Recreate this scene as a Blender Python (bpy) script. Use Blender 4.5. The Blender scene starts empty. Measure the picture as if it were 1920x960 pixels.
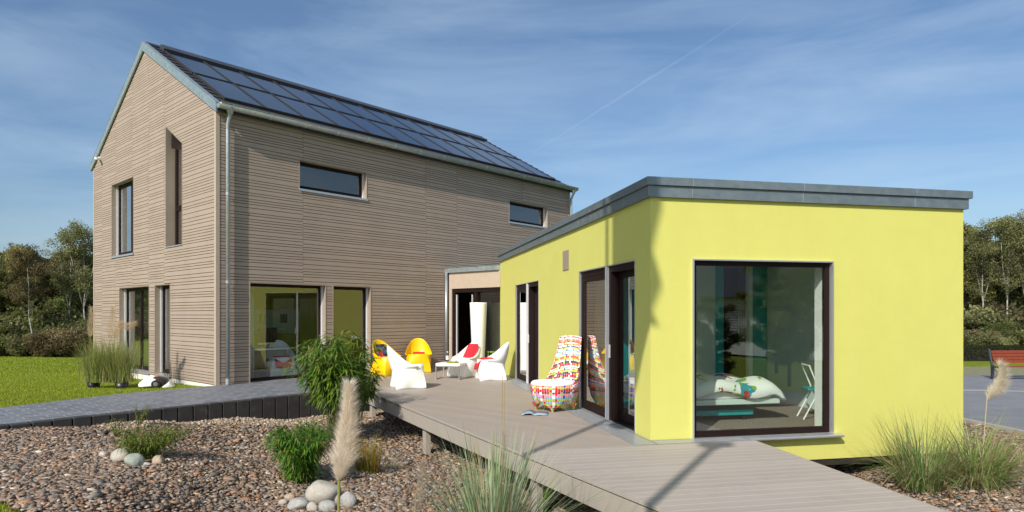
import bpy, bmesh, math, random
import numpy as np
from mathutils import Vector, Matrix
random.seed(7); rng = np.random.default_rng(7)
R = math.radians
scene = bpy.context.scene
COL = scene.collection

# ------------------------------------------------------------------ camera, sky, sun, exposure
cam_d = bpy.data.cameras.new('camera'); cam = bpy.data.objects.new('camera', cam_d); COL.objects.link(cam)
cam.location = (0, 0, 1.6); cam.rotation_euler = (R(90), 0, 0)
cam_d.sensor_width = 36; cam_d.lens = 36*1222/1920; cam_d.shift_y = (590-480)/1920
cam_d.clip_start = .05; cam_d.clip_end = 3000
scene.camera = cam
SUN_AZ, SUN_EL = R(28), R(36)                       # light travels towards (sin az, cos az)
DH = (math.sin(SUN_AZ), math.cos(SUN_AZ))
world = bpy.data.worlds.new('World'); scene.world = world; world.use_nodes = True
wn, wl = world.node_tree.nodes, world.node_tree.links
wn.clear()
sky = wn.new('ShaderNodeTexSky'); sky.sky_type = 'NISHITA'; sky.sun_disc = False
sky.sun_elevation = SUN_EL; sky.sun_rotation = SUN_AZ + math.pi
sky.air_density = 1.0; sky.dust_density = 1.8; sky.ozone_density = 1.9
bg = wn.new('ShaderNodeBackground'); bg.inputs[1].default_value = .095
wo = wn.new('ShaderNodeOutputWorld')
tc = wn.new('ShaderNodeTexCoord')
# thin cirrus: stretched noise over the direction
mp = wn.new('ShaderNodeMapping'); mp.inputs['Rotation'].default_value = (0, R(-24), R(20)); mp.inputs['Scale'].default_value = (1.1, 2.4, 7.5)
nz = wn.new('ShaderNodeTexNoise'); nz.inputs['Scale'].default_value = 1.7; nz.inputs['Detail'].default_value = 7; nz.inputs['Roughness'].default_value = .58; nz.inputs['Distortion'].default_value = .5
cr = wn.new('ShaderNodeValToRGB'); cr.color_ramp.elements[0].position = .38; cr.color_ramp.elements[0].color = (0, 0, 0, 1); cr.color_ramp.elements[1].position = .8; cr.color_ramp.elements[1].color = (.42, .42, .42, 1)
wl.new(tc.outputs['Generated'], mp.inputs[0]); wl.new(mp.outputs[0], nz.inputs[0]); wl.new(nz.outputs[0], cr.inputs[0])
# contrail: a thin band round a great circle, present only on one side
def wmath(op, a, b=None, c=None):
    n = wn.new('ShaderNodeMath'); n.operation = op
    for i, v in enumerate((a, b, c)):
        if v is None: continue
        if isinstance(v, (int, float)): n.inputs[i].default_value = v
        else: wl.new(v, n.inputs[i])
    return n.outputs[0]
def pdir(u, v): return Vector(((u-960)/1222, 1, -(v-590)/1222)).normalized()
d1, d2 = pdir(1005, 283), pdir(1400, 32)
cn = d1.cross(d2).normalized(); ca = d1.lerp(d2, .5).normalized()
def wdot(vec):
    n = wn.new('ShaderNodeVectorMath'); n.operation = 'DOT_PRODUCT'; wl.new(tc.outputs['Generated'], n.inputs[0]); n.inputs[1].default_value = vec
    return n.outputs['Value']
nz2 = wn.new('ShaderNodeTexNoise'); nz2.inputs['Scale'].default_value = 9; nz2.inputs['Detail'].default_value = 4; wl.new(tc.outputs['Generated'], nz2.inputs[0])
dist = wmath('ABSOLUTE', wmath('ADD', wdot(cn), wmath('MULTIPLY', wmath('SUBTRACT', nz2.outputs[0], .5), .006)))
band = wmath('SUBTRACT', 1, wmath('DIVIDE', dist, .0022)); band = wmath('MAXIMUM', band, 0)
ext = wmath('MAXIMUM', wmath('MINIMUM', wmath('MULTIPLY', wmath('SUBTRACT', wdot(ca), math.cos(d1.angle(d2)*.56)), 60), 1), 0)
trail = wmath('MULTIPLY', wmath('MULTIPLY', band, ext), wmath('MULTIPLY', nz2.outputs[0], .24))
fac = wmath('MINIMUM', wmath('ADD', cr.outputs[0], trail), 1)
mixc = wn.new('ShaderNodeMix'); mixc.data_type = 'RGBA'
tint = wn.new('ShaderNodeMix'); tint.data_type = 'RGBA'; tint.blend_type = 'MULTIPLY'; tint.inputs[0].default_value = 1; tint.inputs[7].default_value = (.96, 1.10, 1.20, 1); wl.new(sky.outputs[0], tint.inputs[6])
wl.new(fac, mixc.inputs[0]); wl.new(tint.outputs[2], mixc.inputs[6]); mixc.inputs[7].default_value = (5.6, 7.0, 8.6, 1)
wl.new(mixc.outputs[2], bg.inputs[0]); wl.new(bg.outputs[0], wo.inputs[0])
sun_d = bpy.data.lights.new('sun', 'SUN'); sun_d.energy = 4.6; sun_d.angle = R(.55); sun_d.color = (1, .93, .83)
sun = bpy.data.objects.new('sun', sun_d); COL.objects.link(sun)
LD = Vector((DH[0]*math.cos(SUN_EL), DH[1]*math.cos(SUN_EL), -math.sin(SUN_EL)))
sun.rotation_euler = LD.to_track_quat('-Z', 'Y').to_euler(); sun.location = (-20, -40, 40)
vs = scene.view_settings; vs.view_transform = 'Standard'; vs.look = 'None'; vs.gamma = 1; vs.use_curve_mapping = False; vs.exposure = .2

# ------------------------------------------------------------------ materials
class NT:
    def __init__(s, name):
        s.m = bpy.data.materials.new(name); s.m.use_nodes = True
        s.n, s.l = s.m.node_tree.nodes, s.m.node_tree.links
        s.b = s.n['Principled BSDF']; s.out = s.n['Material Output']
    def new(s, t, **k):
        n = s.n.new('ShaderNode'+t)
        for a, v in k.items(): setattr(n, a, v)
        return n
    def coord(s, kind='Object', scale=(1, 1, 1), rot=(0, 0, 0)):
        t = s.new('TexCoord'); m = s.new('Mapping'); m.inputs['Scale'].default_value = scale; m.inputs['Rotation'].default_value = rot
        s.l.new(t.outputs[kind], m.inputs[0]); return m.outputs[0]
    def noise(s, vec, scale, detail=4, rough=.6, dist=0):
        n = s.new('TexNoise'); n.inputs['Scale'].default_value = scale; n.inputs['Detail'].default_value = detail; n.inputs['Roughness'].default_value = rough; n.inputs['Distortion'].default_value = dist
        if vec is not None: s.l.new(vec, n.inputs['Vector'])
        return n.outputs[0]
    def ramp(s, fac, stops, interp='LINEAR'):
        r = s.new('ValToRGB'); r.color_ramp.interpolation = interp
        e = r.color_ramp.elements
        while len(e) < len(stops): e.new(.5)
        for i, (p, c) in enumerate(stops): e[i].position = p; e[i].color = (*c, 1) if len(c) == 3 else c
        s.l.new(fac, r.inputs[0]); return r.outputs[0]
    def math(s, op, a, b=None, c=None):
        n = s.new('Math', operation=op)
        for i, v in enumerate((a, b, c)):
            if v is None: continue
            if isinstance(v, (int, float)): n.inputs[i].default_value = v
            else: s.l.new(v, n.inputs[i])
        return n.outputs[0]
    def mix(s, f, a, b, mode='MIX'):
        n = s.new('Mix', data_type='RGBA', blend_type=mode)
        for i, v in ((0, f), (6, a), (7, b)):
            if isinstance(v, tuple): n.inputs[i].default_value = (*v, 1) if len(v) == 3 else v
            elif isinstance(v, (int, float)): n.inputs[i].default_value = v
            else: s.l.new(v, n.inputs[i])
        return n.outputs[2]
    def bump(s, h, strength=.3, dist=.01):
        n = s.new('Bump'); n.inputs['Strength'].default_value = strength; n.inputs['Distance'].default_value = dist
        s.l.new(h, n.inputs['Height']); s.l.new(n.outputs[0], s.b.inputs['Normal'])
    def base(s, c):
        if isinstance(c, tuple): s.b.inputs['Base Color'].default_value = (*c, 1)
        else: s.l.new(c, s.b.inputs['Base Color'])
    def set(s, **k):
        for a, v in k.items():
            i = s.b.inputs[a.replace('_', ' ')]
            if isinstance(v, (int, float, tuple)): i.default_value = v
            else: s.l.new(v, i)
def simple(name, c, rough=.6, metal=0, var=.12, scale=6, bump=0, bscale=200, spec=.5, **k):
    t = NT(name); v = t.coord()
    if var:
        n = t.noise(v, scale, 5)
        lo = tuple(x*(1-var) for x in c); hi = tuple(min(1, x*(1+var)) for x in c)
        t.base(t.ramp(n, [(.3, lo), (.7, hi)]))
    else: t.base(c)
    t.set(Roughness=rough, Metallic=metal); t.b.inputs['Specular IOR Level'].default_value = spec
    if bump: t.bump(t.noise(v, bscale, 3), bump, .004)
    for a, val in k.items(): t.set(**{a: val})
    return t.m
M = {}
M['board'] = simple('taupe_board', (.34, .268, .215), .62, var=.06, scale=1.5, bump=.15, bscale=60)
M['backing'] = simple('dark_backing', (.05, .038, .03), .9, var=0)
M['trim'] = simple('beige_trim', (.42, .34, .265), .5, var=.05)
M['plinth'] = simple('white_plinth', (.72, .68, .62), .8, var=.06, bump=.2)
t = NT('lime_render'); v = t.coord(); t.base(t.mix(t.math('MULTIPLY', t.noise(t.coord('Object', (5, 5, .35)), 1.2, 5, .7), .22), t.ramp(t.noise(v, 1.6, 7, .75), [(.3, (.545, .53, .125)), (.7, (.59, .575, .145))]), (.47, .46, .14))); t.set(Roughness=.85); t.bump(t.math('ADD', t.noise(v, 150, 3), t.math('MULTIPLY', t.noise(v, 3, 4), .8)), .5, .006); M['lime'] = t.m
M['white_wall'] = simple('white_inner_wall', (.75, .75, .72), .8, var=.03)
M['olive'] = simple('olive_wall_paint', (.42, .44, .025), .7, var=.04)
M['teal'] = simple('teal_panel', (.0, .30, .30), .4, var=.05)
M['mint'] = simple('pale_mint_paint', (.55, .66, .59), .5, var=.03)
def zinc(name, c, rough=.45, metal=.7):
    t = NT(name); v = t.coord(); n = t.noise(v, 9, 6, .75, .4); n2 = t.noise(v, 1.3, 3)
    t.base(t.mix(.5, t.ramp(n, [(.32, tuple(x*.72 for x in c)), (.68, tuple(x*1.2 for x in c))]), t.ramp(n2, [(.3, tuple(x*.85 for x in c)), (.7, c)])))
    t.set(Metallic=metal, Roughness=t.ramp(n, [(.3, (rough*.8,)*3), (.7, (rough*1.3,)*3)])); return t.m
M['zinc'] = zinc('weathered_zinc', (.20, .245, .27), .5, .55)
M['zinc_light'] = zinc('bright_zinc', (.36, .43, .44), .42, .6)
M['galv'] = zinc('galvanised_steel', (.38, .41, .43), .42, .6)
M['alu'] = simple('brushed_aluminium', (.62, .63, .65), .35, .75, var=.04)
M['alu_white'] = simple('pale_aluminium', (.78, .78, .80), .3, .35, var=.03)
M['chrome'] = simple('dull_steel', (.42, .40, .37), .3, .9, var=.05)
M['frame'] = simple('dark_brown_frame', (.014, .007, .006), .55, var=.1, spec=.15)
M['reveal'] = simple('taupe_reveal', (.30, .24, .19), .5, var=.04)
M['black'] = simple('black_plastic', (.012, .012, .013), .4, var=0)
M['white_plastic'] = simple('white_plastic', (.86, .86, .85), .38, var=.02)
M['yellow_plastic'] = simple('yellow_plastic', (.82, .50, .0), .38, var=.03)
M['red_cloth'] = simple('red_cloth', (.62, .008, .02), .8, var=.15, bump=.4, bscale=40)
M['white_cloth'] = simple('white_cloth', (.80, .80, .78), .85, var=.04, bump=.3, bscale=120)
M['tile'] = simple('dark_roof_tile', (.045, .048, .058), .35, var=.15, scale=3)
t = NT('solar_glass'); t.base((.008, .013, .03)); t.set(Roughness=.12, Metallic=.0); t.b.inputs['Specular IOR Level'].default_value = .65; t.b.inputs['Coat Weight'].default_value = .3; t.b.inputs['Coat Roughness'].default_value = .05; M['solar'] = t.m
M['solar_frame'] = simple('bronze_panel_frame', (.04, .034, .03), .5, .3, var=.05)
def glass(name, tint=(.95, .97, .96), ior=1.55, boost=1.0):
    t = NT(name); t.n.remove(t.b)
    tr = t.new('BsdfTransparent'); tr.inputs[0].default_value = (*tint, 1)
    gl = t.new('BsdfGlossy'); gl.inputs['Roughness'].default_value = .0; gl.inputs[0].default_value = (.95, .97, 1, 1)
    fr = t.new('Fresnel'); fr.inputs[0].default_value = ior
    mx = t.new('MixShader'); ge = t.new('NewGeometry'); f = t.math('MULTIPLY', t.math('MINIMUM', t.math('MULTIPLY', fr.outputs[0], boost), 1), t.math('SUBTRACT', 1, ge.outputs['Backfacing']))
    t.l.new(f, mx.inputs[0]); t.l.new(tr.outputs[0], mx.inputs[1]); t.l.new(gl.outputs[0], mx.inputs[2]); t.l.new(mx.outputs[0], t.out.inputs[0])
    return t.m
M['glass'] = glass('window_glass', (.93, .96, .945), 1.55, 3.1)
M['bottle_glass'] = glass('clear_bottle', (.62, .68, .70), 1.45, 2.2)
# deck boards: lines across local X of the deck object (object coordinates rotated per mesh)
def deck_mat(name, ang, col=(.33, .28, .24), lite=.25):
    t = NT(name); v = t.coord('Object', (1, 1, 1), (0, 0, -ang))
    sx = t.new('SeparateXYZ'); t.l.new(v, sx.inputs[0])
    p = t.math('DIVIDE', sx.outputs[1], .145); fr = t.math('FRACT', p); fl = t.math('FLOOR', p)
    gap = t.math('GREATER_THAN', t.math('ABSOLUTE', t.math('SUBTRACT', fr, .5)), .455)
    wn_ = t.new('TexWhiteNoise', noise_dimensions='1D'); t.l.new(fl, wn_.inputs['W'])
    st = t.new('Mapping'); st.inputs['Scale'].default_value = (.35, 9, 1); t.l.new(v, st.inputs[0])
    n = t.noise(st.outputs[0], 3, 6, .65); n2 = t.noise(v, .7, 3)
    c = t.ramp(n, [(.3, tuple(x*.93 for x in col)), (.7, tuple(x*1.06 for x in col))])
    c = t.mix(t.math('MULTIPLY', wn_.outputs[0], .36), c, tuple(x*1.35 for x in col))
    c = t.mix(t.ramp(t.noise(v, 2.3, 7, .75, .6), [(.52, (0, 0, 0)), (.68, (.25, .25, .25))]), c, tuple(x*.62 for x in col))
    c = t.mix(t.math('MULTIPLY', n2, .35), c, tuple(x*.75 for x in col))
    c = t.mix(t.math('MULTIPLY', gap, lite), c, tuple(x*1.5 for x in col))
    t.base(c); t.set(Roughness=.62)
    groove = t.math('SINE', t.math('MULTIPLY', sx.outputs[1], 2*math.pi/.012))
    t.bump(t.math('ADD', t.math('MULTIPLY', gap, 1), t.math('MULTIPLY', groove, .12)), .35, .003)
    return t.m
TH = R(47.88); TL = R(11.76)
M['deck_house'] = deck_mat('deck_boards_main', TH+math.pi/2)
M['deck_ramp'] = deck_mat('deck_boards_ramp', TL, (.37, .325, .29), .7)
M['deck_edge'] = simple('deck_fascia', (.335, .30, .255), .6, var=.06, scale=2, bump=.1)
# paving
t = NT('grey_paving'); v = t.coord('Object', (1, 1, 1), (0, 0, -TH))
br = t.new('TexBrick'); br.inputs['Scale'].default_value = 1; br.inputs['Brick Width'].default_value = .3; br.inputs['Row Height'].default_value = .2; br.inputs['Mortar Size'].default_value = .011
br.inputs['Color1'].default_value = (.085, .092, .105, 1); br.inputs['Color2'].default_value = (.17, .18, .20, 1); br.inputs['Mortar'].default_value = (.33, .34, .36, 1); br.offset = .37
t.l.new(v, br.inputs[0]); n = t.noise(v, 5, 6, .7)
t.base(t.mix(.35, br.outputs[0], t.ramp(n, [(.3, (.07, .075, .085)), (.7, (.24, .25, .28))]))); t.set(Roughness=.6); t.bump(t.math('ADD', br.outputs[1], t.math('MULTIPLY', n, -.5)), .4, .004)
M['paving'] = t.m
t = NT('road_paving'); v = t.coord('Object', (1, 1, 1), (0, 0, -R(12)))
br = t.new('TexBrick'); br.inputs['Brick Width'].default_value = .6; br.inputs['Row Height'].default_value = .3; br.inputs['Mortar Size'].default_value = .006; br.inputs['Scale'].default_value = 1
br.inputs['Color1'].default_value = (.17, .175, .19, 1); br.inputs['Color2'].default_value = (.21, .215, .23, 1); br.inputs['Mortar'].default_value = (.11, .11, .12, 1)
t.l.new(v, br.inputs[0]); n = t.noise(v, 1.5, 6, .7); t.base(t.mix(.45, br.outputs[0], t.ramp(n, [(.3, (.14, .145, .155)), (.7, (.24, .245, .26))]))); t.set(Roughness=.75); M['road'] = t.m
M['kerb'] = simple('pale_kerb', (.36, .34, .31), .8, var=.1)
t = NT('dark_palisade'); v = t.coord(); n = t.noise(v, 4, 6, .7)
t.base(t.ramp(n, [(.35, (.028, .026, .026)), (.6, (.045, .042, .042)), (.78, (.11, .10, .09))])); t.set(Roughness=.6); M['palisade'] = t.m
def vcol_mat(name, rough=.7, trans=0, jitter=.0, bump=0, spec=.3):
    t = NT(name); a = t.new('VertexColor'); a.layer_name = 'Col'
    c = a.outputs[0]
    if jitter:
        n = t.noise(t.coord(), 40, 3); c = t.mix(jitter, c, t.ramp(n, [(.3, (.02, .02, .02)), (.7, (.5, .45, .4))]), 'OVERLAY')
    t.base(c); t.set(Roughness=rough); t.b.inputs['Specular IOR Level'].default_value = spec
    if bump: t.bump(t.noise(t.coord(), 60, 3), bump, .005)
    if trans:
        tr = t.new('BsdfTranslucent'); t.l.new(c, tr.inputs[0]); mx = t.new('MixShader'); mx.inputs[0].default_value = trans
        t.l.new(t.b.outputs[0], mx.inputs[1]); t.l.new(tr.outputs[0], mx.inputs[2]); t.l.new(mx.outputs[0], t.out.inputs[0])
    return t.m
M['stone'] = vcol_mat('pebble', .6, bump=.3, jitter=.35)
M['leaf'] = vcol_mat('leaf', .5, .35, spec=.35)
M['far_leaf'] = vcol_mat('far_leaf', .7, .45, spec=.15)
M['plume'] = vcol_mat('plume_hair', .9, .45, spec=.05)
t = NT('lawn_grass'); v = t.coord(); n = t.noise(v, 90, 4, .8); n2 = t.noise(v, .45, 5, .6); n3 = t.noise(v, 6, 4, .7)
c = t.mix(.5, t.ramp(n, [(.25, (.09, .125, .006)), (.75, (.28, .34, .02))]), t.ramp(n3, [(.3, (.135, .18, .008)), (.7, (.25, .30, .02))]))
t.base(t.mix(.35, c, t.ramp(n2, [(.35, (.12, .165, .008)), (.65, (.30, .33, .035))]))); t.set(Roughness=.8); t.b.inputs['Specular IOR Level'].default_value = .15; t.bump(t.math('ADD', n, n3), .9, .03); M['lawn'] = t.m
t = NT('gravel_bed'); v = t.coord(); vo = t.new('TexVoronoi'); vo.inputs['Scale'].default_value = 26; t.l.new(v, vo.inputs[0])
t.base(t.mix(.6, t.ramp(vo.outputs[0], [(0, (.02, .016, .013)), (.6, (.10, .075, .055))]), t.ramp(t.noise(v, 30, 4), [(.3, (.03, .022, .017)), (.7, (.20, .14, .10))]))); t.set(Roughness=.9); t.bump(vo.outputs[0], .8, .02); M['gravel'] = t.m
M['boulder'] = None
def rock_mat(name, a, b):
    t = NT(name); v = t.coord(); n = t.noise(v, 9, 8, .72); n2 = t.noise(v, 60, 4)
    t.base(t.mix(.25, t.ramp(n, [(.32, a), (.68, b)]), t.ramp(n2, [(.35, tuple(x*.4 for x in a)), (.65, b)]))); t.set(Roughness=.8); t.bump(t.math('ADD', n, t.math('MULTIPLY', n2, .4)), .5, .02); return t.m
M['rock_grey'] = rock_mat('grey_granite', (.24, .24, .23), (.42, .41, .38)); M['rock_pale'] = rock_mat('pale_stone', (.33, .30, .25), (.50, .46, .39)); M['rock_warm'] = rock_mat('warm_stone', (.30, .22, .15), (.48, .38, .28)); M['rock_green'] = rock_mat('green_grey_stone', (.22, .25, .22), (.36, .39, .34))
M['bark'] = simple('brown_bark', (.10, .075, .055), .9, var=.3, scale=9)
t = NT('birch_bark'); v = t.coord('Object', (1, 1, 5)); n = t.noise(v, 4, 5, .7); t.base(t.ramp(n, [(.36, (.06, .05, .045)), (.5, (.36, .345, .31)), (.8, (.50, .48, .43))])); t.set(Roughness=.8); M['birch'] = t.m
M['bench_wood'] = simple('red_brown_slat', (.22, .045, .02), .45, var=.15, scale=5)
M['iron'] = simple('blue_grey_iron', (.035, .045, .06), .5, .3, var=.1)
M['carpet'] = simple('grey_brown_carpet', (.24, .20, .15), .95, var=.3, scale=30)
M['floor_dark'] = simple('dark_floor', (.12, .11, .10), .5, var=.15)
M['ceiling'] = simple('white_ceiling', (.7, .7, .68), .9, var=.02)
M['soil'] = simple('dark_soil', (.02, .015, .011), .95, var=.3, scale=12)

# ------------------------------------------------------------------ mesh helpers
class MB:
    def __init__(s): s.v = []; s.f = []; s.mi = []; s.c = []; s.cur = 0
    def add(s, vs, fs, col=None):
        o = len(s.v); s.v.extend([tuple(p) for p in vs]); s.f.extend([tuple(i+o for i in f) for f in fs]); s.mi.extend([s.cur]*len(fs))
        if col is not None: s.c.extend([col]*len(vs))
    def box(s, x0, x1, y0, y1, z0, z1, mp=None):
        vs = [(x, y, z) for x in (x0, x1) for y in (y0, y1) for z in (z0, z1)]
        if mp: vs = [mp(*p) for p in vs]
        s.add(vs, [(0, 1, 3, 2), (4, 6, 7, 5), (0, 4, 5, 1), (2, 3, 7, 6), (0, 2, 6, 4), (1, 5, 7, 3)])
    def prism(s, poly, o0, o1, mp, m_side=None):      # poly in (s,z), extruded in o
        n = len(poly); vs = [mp(a, o0, b) for a, b in poly]+[mp(a, o1, b) for a, b in poly]
        cur = s.cur
        s.add(vs, [tuple(range(n))]); 
        if m_side is not None: s.cur = m_side
        off = len(s.v)-2*n
        s.f.append(tuple(off+n+i for i in reversed(range(n)))); s.mi.append(s.cur); s.cur = cur
        for i in range(n):
            j = (i+1) % n; s.f.append((off+i, off+j, off+n+j, off+n+i)); s.mi.append(s.cur)
    def slab(s, poly, z0, z1):                          # horizontal polygon
        n = len(poly); o = len(s.v)
        s.v.extend([(a, b, z0) for a, b in poly]+[(a, b, z1) for a, b in poly])
        s.f.append(tuple(o+i for i in reversed(range(n)))); s.f.append(tuple(o+n+i for i in range(n))); s.mi.extend([s.cur]*2)
        for i in range(n):
            j = (i+1) % n; s.f.append((o+i, o+j, o+n+j, o+n+i)); s.mi.append(s.cur)
    def tube(s, pts, rad, seg=10, col=None, caps=True):
        pts = [Vector(p) for p in pts]; n = len(pts)
        if not hasattr(rad, '__len__'): rad = [rad]*n
        up = Vector((0, 0, 1)); vs = []
        prev = None
        for i, p in enumerate(pts):
            d = (pts[min(i+1, n-1)]-pts[max(i-1, 0)]).normalized()
            if prev is None: a = d.cross(up if abs(d.z) < .9 else Vector((1, 0, 0))).normalized()
            else: a = (prev-d*prev.dot(d)).normalized()
            prev = a; b = d.cross(a)
            for k in range(seg):
                t_ = 2*math.pi*k/seg; vs.append(p+(a*math.cos(t_)+b*math.sin(t_))*rad[i])
        fs = [(i*seg+k, i*seg+(k+1) % seg, (i+1)*seg+(k+1) % seg, (i+1)*seg+k) for i in range(n-1) for k in range(seg)]
        if caps: fs += [tuple(reversed(range(seg))), tuple((n-1)*seg+k for k in range(seg))]
        s.add(vs, fs, col)
    def grid(s, rows, close=False, col=None):           # rows of equal length of points
        n, m = len(rows), len(rows[0]); vs = [p for r in rows for p in r]; fs = []
        for i in range(n-1):
            for j in range(m if close else m-1):
                k = (j+1) % m; fs.append((i*m+j, i*m+k, (i+1)*m+k, (i+1)*m+j))
        s.add(vs, fs, col)
    def build(s, name, mats, parent=None, smooth=False, bevel=0, solid=0, subsurf=0, loc=None, rz=None, recalc=True):
        me = bpy.data.meshes.new(name); me.from_pydata(s.v, [], s.f)
        if not isinstance(mats, (list, tuple)): mats = [mats]
        for m_ in mats: me.materials.append(m_)
        me.polygons.foreach_set('material_index', s.mi)
        if s.c:
            ca_ = me.color_attributes.new('Col', 'FLOAT_COLOR', 'POINT')
            ca_.data.foreach_set('color', np.array([(*c, 1) for c in s.c], dtype=np.float32).ravel())
        if recalc:
            bm = bmesh.new(); bm.from_mesh(me); bmesh.ops.recalc_face_normals(bm, faces=bm.faces); bm.to_mesh(me); bm.free()
        if smooth: me.polygons.foreach_set('use_smooth', [True]*len(me.polygons))
        me.update()
        ob = bpy.data.objects.new(name, me); COL.objects.link(ob)
        if solid: md = ob.modifiers.new('solid', 'SOLIDIFY'); md.thickness = solid; md.offset = 0
        if subsurf: md = ob.modifiers.new('sub', 'SUBSURF'); md.levels = subsurf; md.render_levels = subsurf
        if bevel: md = ob.modifiers.new('bev', 'BEVEL'); md.width = bevel; md.segments = 2; md.limit_method = 'ANGLE'; md.angle_limit = R(40)
        if parent is not None: ob.parent = parent
        if loc is not None: ob.location = loc
        if rz is not None: ob.rotation_euler = (0, 0, rz)
        return ob
def raw_mesh(name, V, F, mat, colors=None, smooth=False, parent=None):
    me = bpy.data.meshes.new(name); nv, nf = len(V), len(F); k = F.shape[1]
    me.vertices.add(nv); me.vertices.foreach_set('co', V.astype(np.float32).ravel())
    me.loops.add(nf*k); me.loops.foreach_set('vertex_index', F.astype(np.int32).ravel())
    me.polygons.add(nf); me.polygons.foreach_set('loop_start', np.arange(0, nf*k, k, dtype=np.int32)); me.polygons.foreach_set('loop_total', np.full(nf, k, dtype=np.int32))
    me.polygons.foreach_set('use_smooth', np.full(nf, smooth))
    me.update(calc_edges=True)
    if colors is not None:
        ca_ = me.color_attributes.new('Col', 'FLOAT_COLOR', 'POINT'); c4 = np.ones((nv, 4), np.float32); c4[:, :3] = colors; ca_.data.foreach_set('color', c4.ravel())
    me.materials.append(mat); ob = bpy.data.objects.new(name, me); COL.objects.link(ob)
    if parent is not None: ob.parent = parent
    return ob
def tag(o, label=None, cat=None, group=None, kind=None):
    if label: o['label'] = label
    if cat: o['category'] = cat
    if group: o['group'] = group
    if kind: o['kind'] = kind
    return o
def empty(name, loc=(0, 0, 0), rz=0, label=None, cat=None, group=None):
    o = bpy.data.objects.new(name, None); COL.objects.link(o); o.location = loc; o.rotation_euler = (0, 0, rz); o.empty_display_size = .2
    return tag(o, label, cat, group)
def copy_tree(o, parent=None):
    c = o.copy(); COL.objects.link(c); c.parent = parent
    for ch in [x for x in COL.objects if x.parent is o]: copy_tree(ch, c)
    return c
C0 = (1.764, 8.292); K0 = (-6.661, 14.701)
def world_house(x, y, z=0): return (K0[0]+x*math.cos(TH)-y*math.sin(TH), K0[1]+x*math.sin(TH)+y*math.cos(TH), z)
def world_lime(x, y, z=0): return (C0[0]+x*math.cos(TL)-y*math.sin(TL), C0[1]+x*math.sin(TL)+y*math.cos(TL), z)
mapX = lambda s, o, z: (s, -o, z)                      # wall running along local x, outside towards -y
mapY = lambda s, o, z: (-o, s, z)                      # wall running along local y, outside towards -x

# ------------------------------------------------------------------ terrain
CP = [(-7.38, 9.4, -.07), (-6.54, 10.57, -.16), (-5.6, 11.78, -.31), (-4.19, 13.2, -.5), (-3, 13.6, -.56), (-1.47, 10.7, -.70), (-2.1, 7, -.48), (-4.6, 7.8, -.15), (-4.4, 5.6, 0), (-6, 6, 0), (-2.5, 4, -.25),
      (.6, 5, -.68), (0, 8, -.72), (2, 9, -.75), (4, 8, -.72), (4, 6, -.60), (6, 8, -.52), (8.2, 11, -.40), (9, 9, -.38), (7, 5, -.45), (9, 14, -.38), (3, 14, -.6), (14, 12, -.38), (12, 4, -.38), (14, 22, -.38), (-1, -2, -.3), (4, 0, -.4), (-8, 2, 0), (0, 19, -.6), (10, 28, -.38), (24, 20, -.38), (-3.4, 9.6, -.45)]
CPA = np.array(CP)
def T(x, y):
    x = np.asarray(x, float); y = np.asarray(y, float)
    d2_ = (x[..., None]-CPA[:, 0])**2+(y[..., None]-CPA[:, 1])**2
    w = 1/(d2_+.25)**1.7
    return (w*CPA[:, 2]).sum(-1)/w.sum(-1)
def lawn_z(x, y): return -.012-np.clip((np.asarray(y, float)-13.3)*.036, 0, .26)-np.clip((np.asarray(y, float)-20.5)*.029, 0, .46)
PA, PB = np.array((-7.38, 9.4)), np.array((-4.19, 13.2)); PD = (PB-PA)/np.linalg.norm(PB-PA); PN = np.array((-PD[1], PD[0]))   # palisade line, normal to the left
def sstep(a, b, v): t_ = np.clip((v-a)/(b-a), 0, 1); return t_*t_*(3-2*t_)
def ground_z(x, y):
    x = np.asarray(x, float); y = np.asarray(y, float)
    sd = (x-PA[0])*PN[0]+(y-PA[1])*PN[1]
    w = sstep(.5, 1.7, sd)
    g = T(x, y)-.05
    right = np.where(y > 24, -.38+sstep(28, 44, y)*.27, g)
    side = sstep(-2, 6, x)
    far = sstep(22, 30, y)
    base = g*(1-far)+far*(lawn_z(x, y)*(1-side)+right*side)
    return base*(1-w)+w*np.minimum(lawn_z(x, y), 0)
def sheet(name, xs, ys, fn, mat, mask=None, kind='structure'):
    X, Y = np.meshgrid(xs, ys); Z = fn(X, Y); n, m = X.shape
    V = np.stack([X, Y, Z], -1).reshape(-1, 3)
    i, j = np.meshgrid(np.arange(n-1), np.arange(m-1), indexing='ij'); a = (i*m+j).ravel()
    F = np.stack([a, a+1, a+m+1, a+m], 1)
    if mask is not None:
        cx = X.ravel()[F].mean(1); cy = Y.ravel()[F].mean(1); F = F[mask(cx, cy)]
        used = np.unique(F); re = np.zeros(len(V), int); re[used] = np.arange(len(used)); V = V[used]; F = re[F]
    o = raw_mesh(name, V, F, mat, smooth=True); tag(o, kind=kind); return o
def span(*seg):
    out = []
    for a, b, st in seg: out += list(np.arange(a, b, st))
    out.append(seg[-1][1]); return np.array(out)
sheet('ground', span((-900, -100, 100), (-100, -20, 8), (-20, 14, .5), (14, 60, 3), (60, 100, 10), (100, 900, 100)), span((-900, -60, 100), (-60, -4, 6), (-4, 30, .5), (30, 60, 2), (60, 100, 10), (100, 900, 100)), ground_z, M['lawn'])
def in_gravel(x, y):
    sd = (x-PA[0])*PN[0]+(y-PA[1])*PN[1]
    left = (sd < .12) & (y < 16.5) & ~((x < -3.9-.15*np.sin(x*5)) & (y < 5.65-(x+4.45)*.7)) & (x < 5) & (y > 1) & (x > -9.5) & ~((y < 9.6) & (x < -8.2))
    rt = (x >= 3) & (x < 8.46) & (y > 1) & (y < 13.5)
    return (left | rt)
sheet('gravel_bed', np.arange(-9.5, 9.01, .1), np.arange(1, 17, .1), lambda x, y: T(x, y), M['gravel'], in_gravel)
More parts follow.
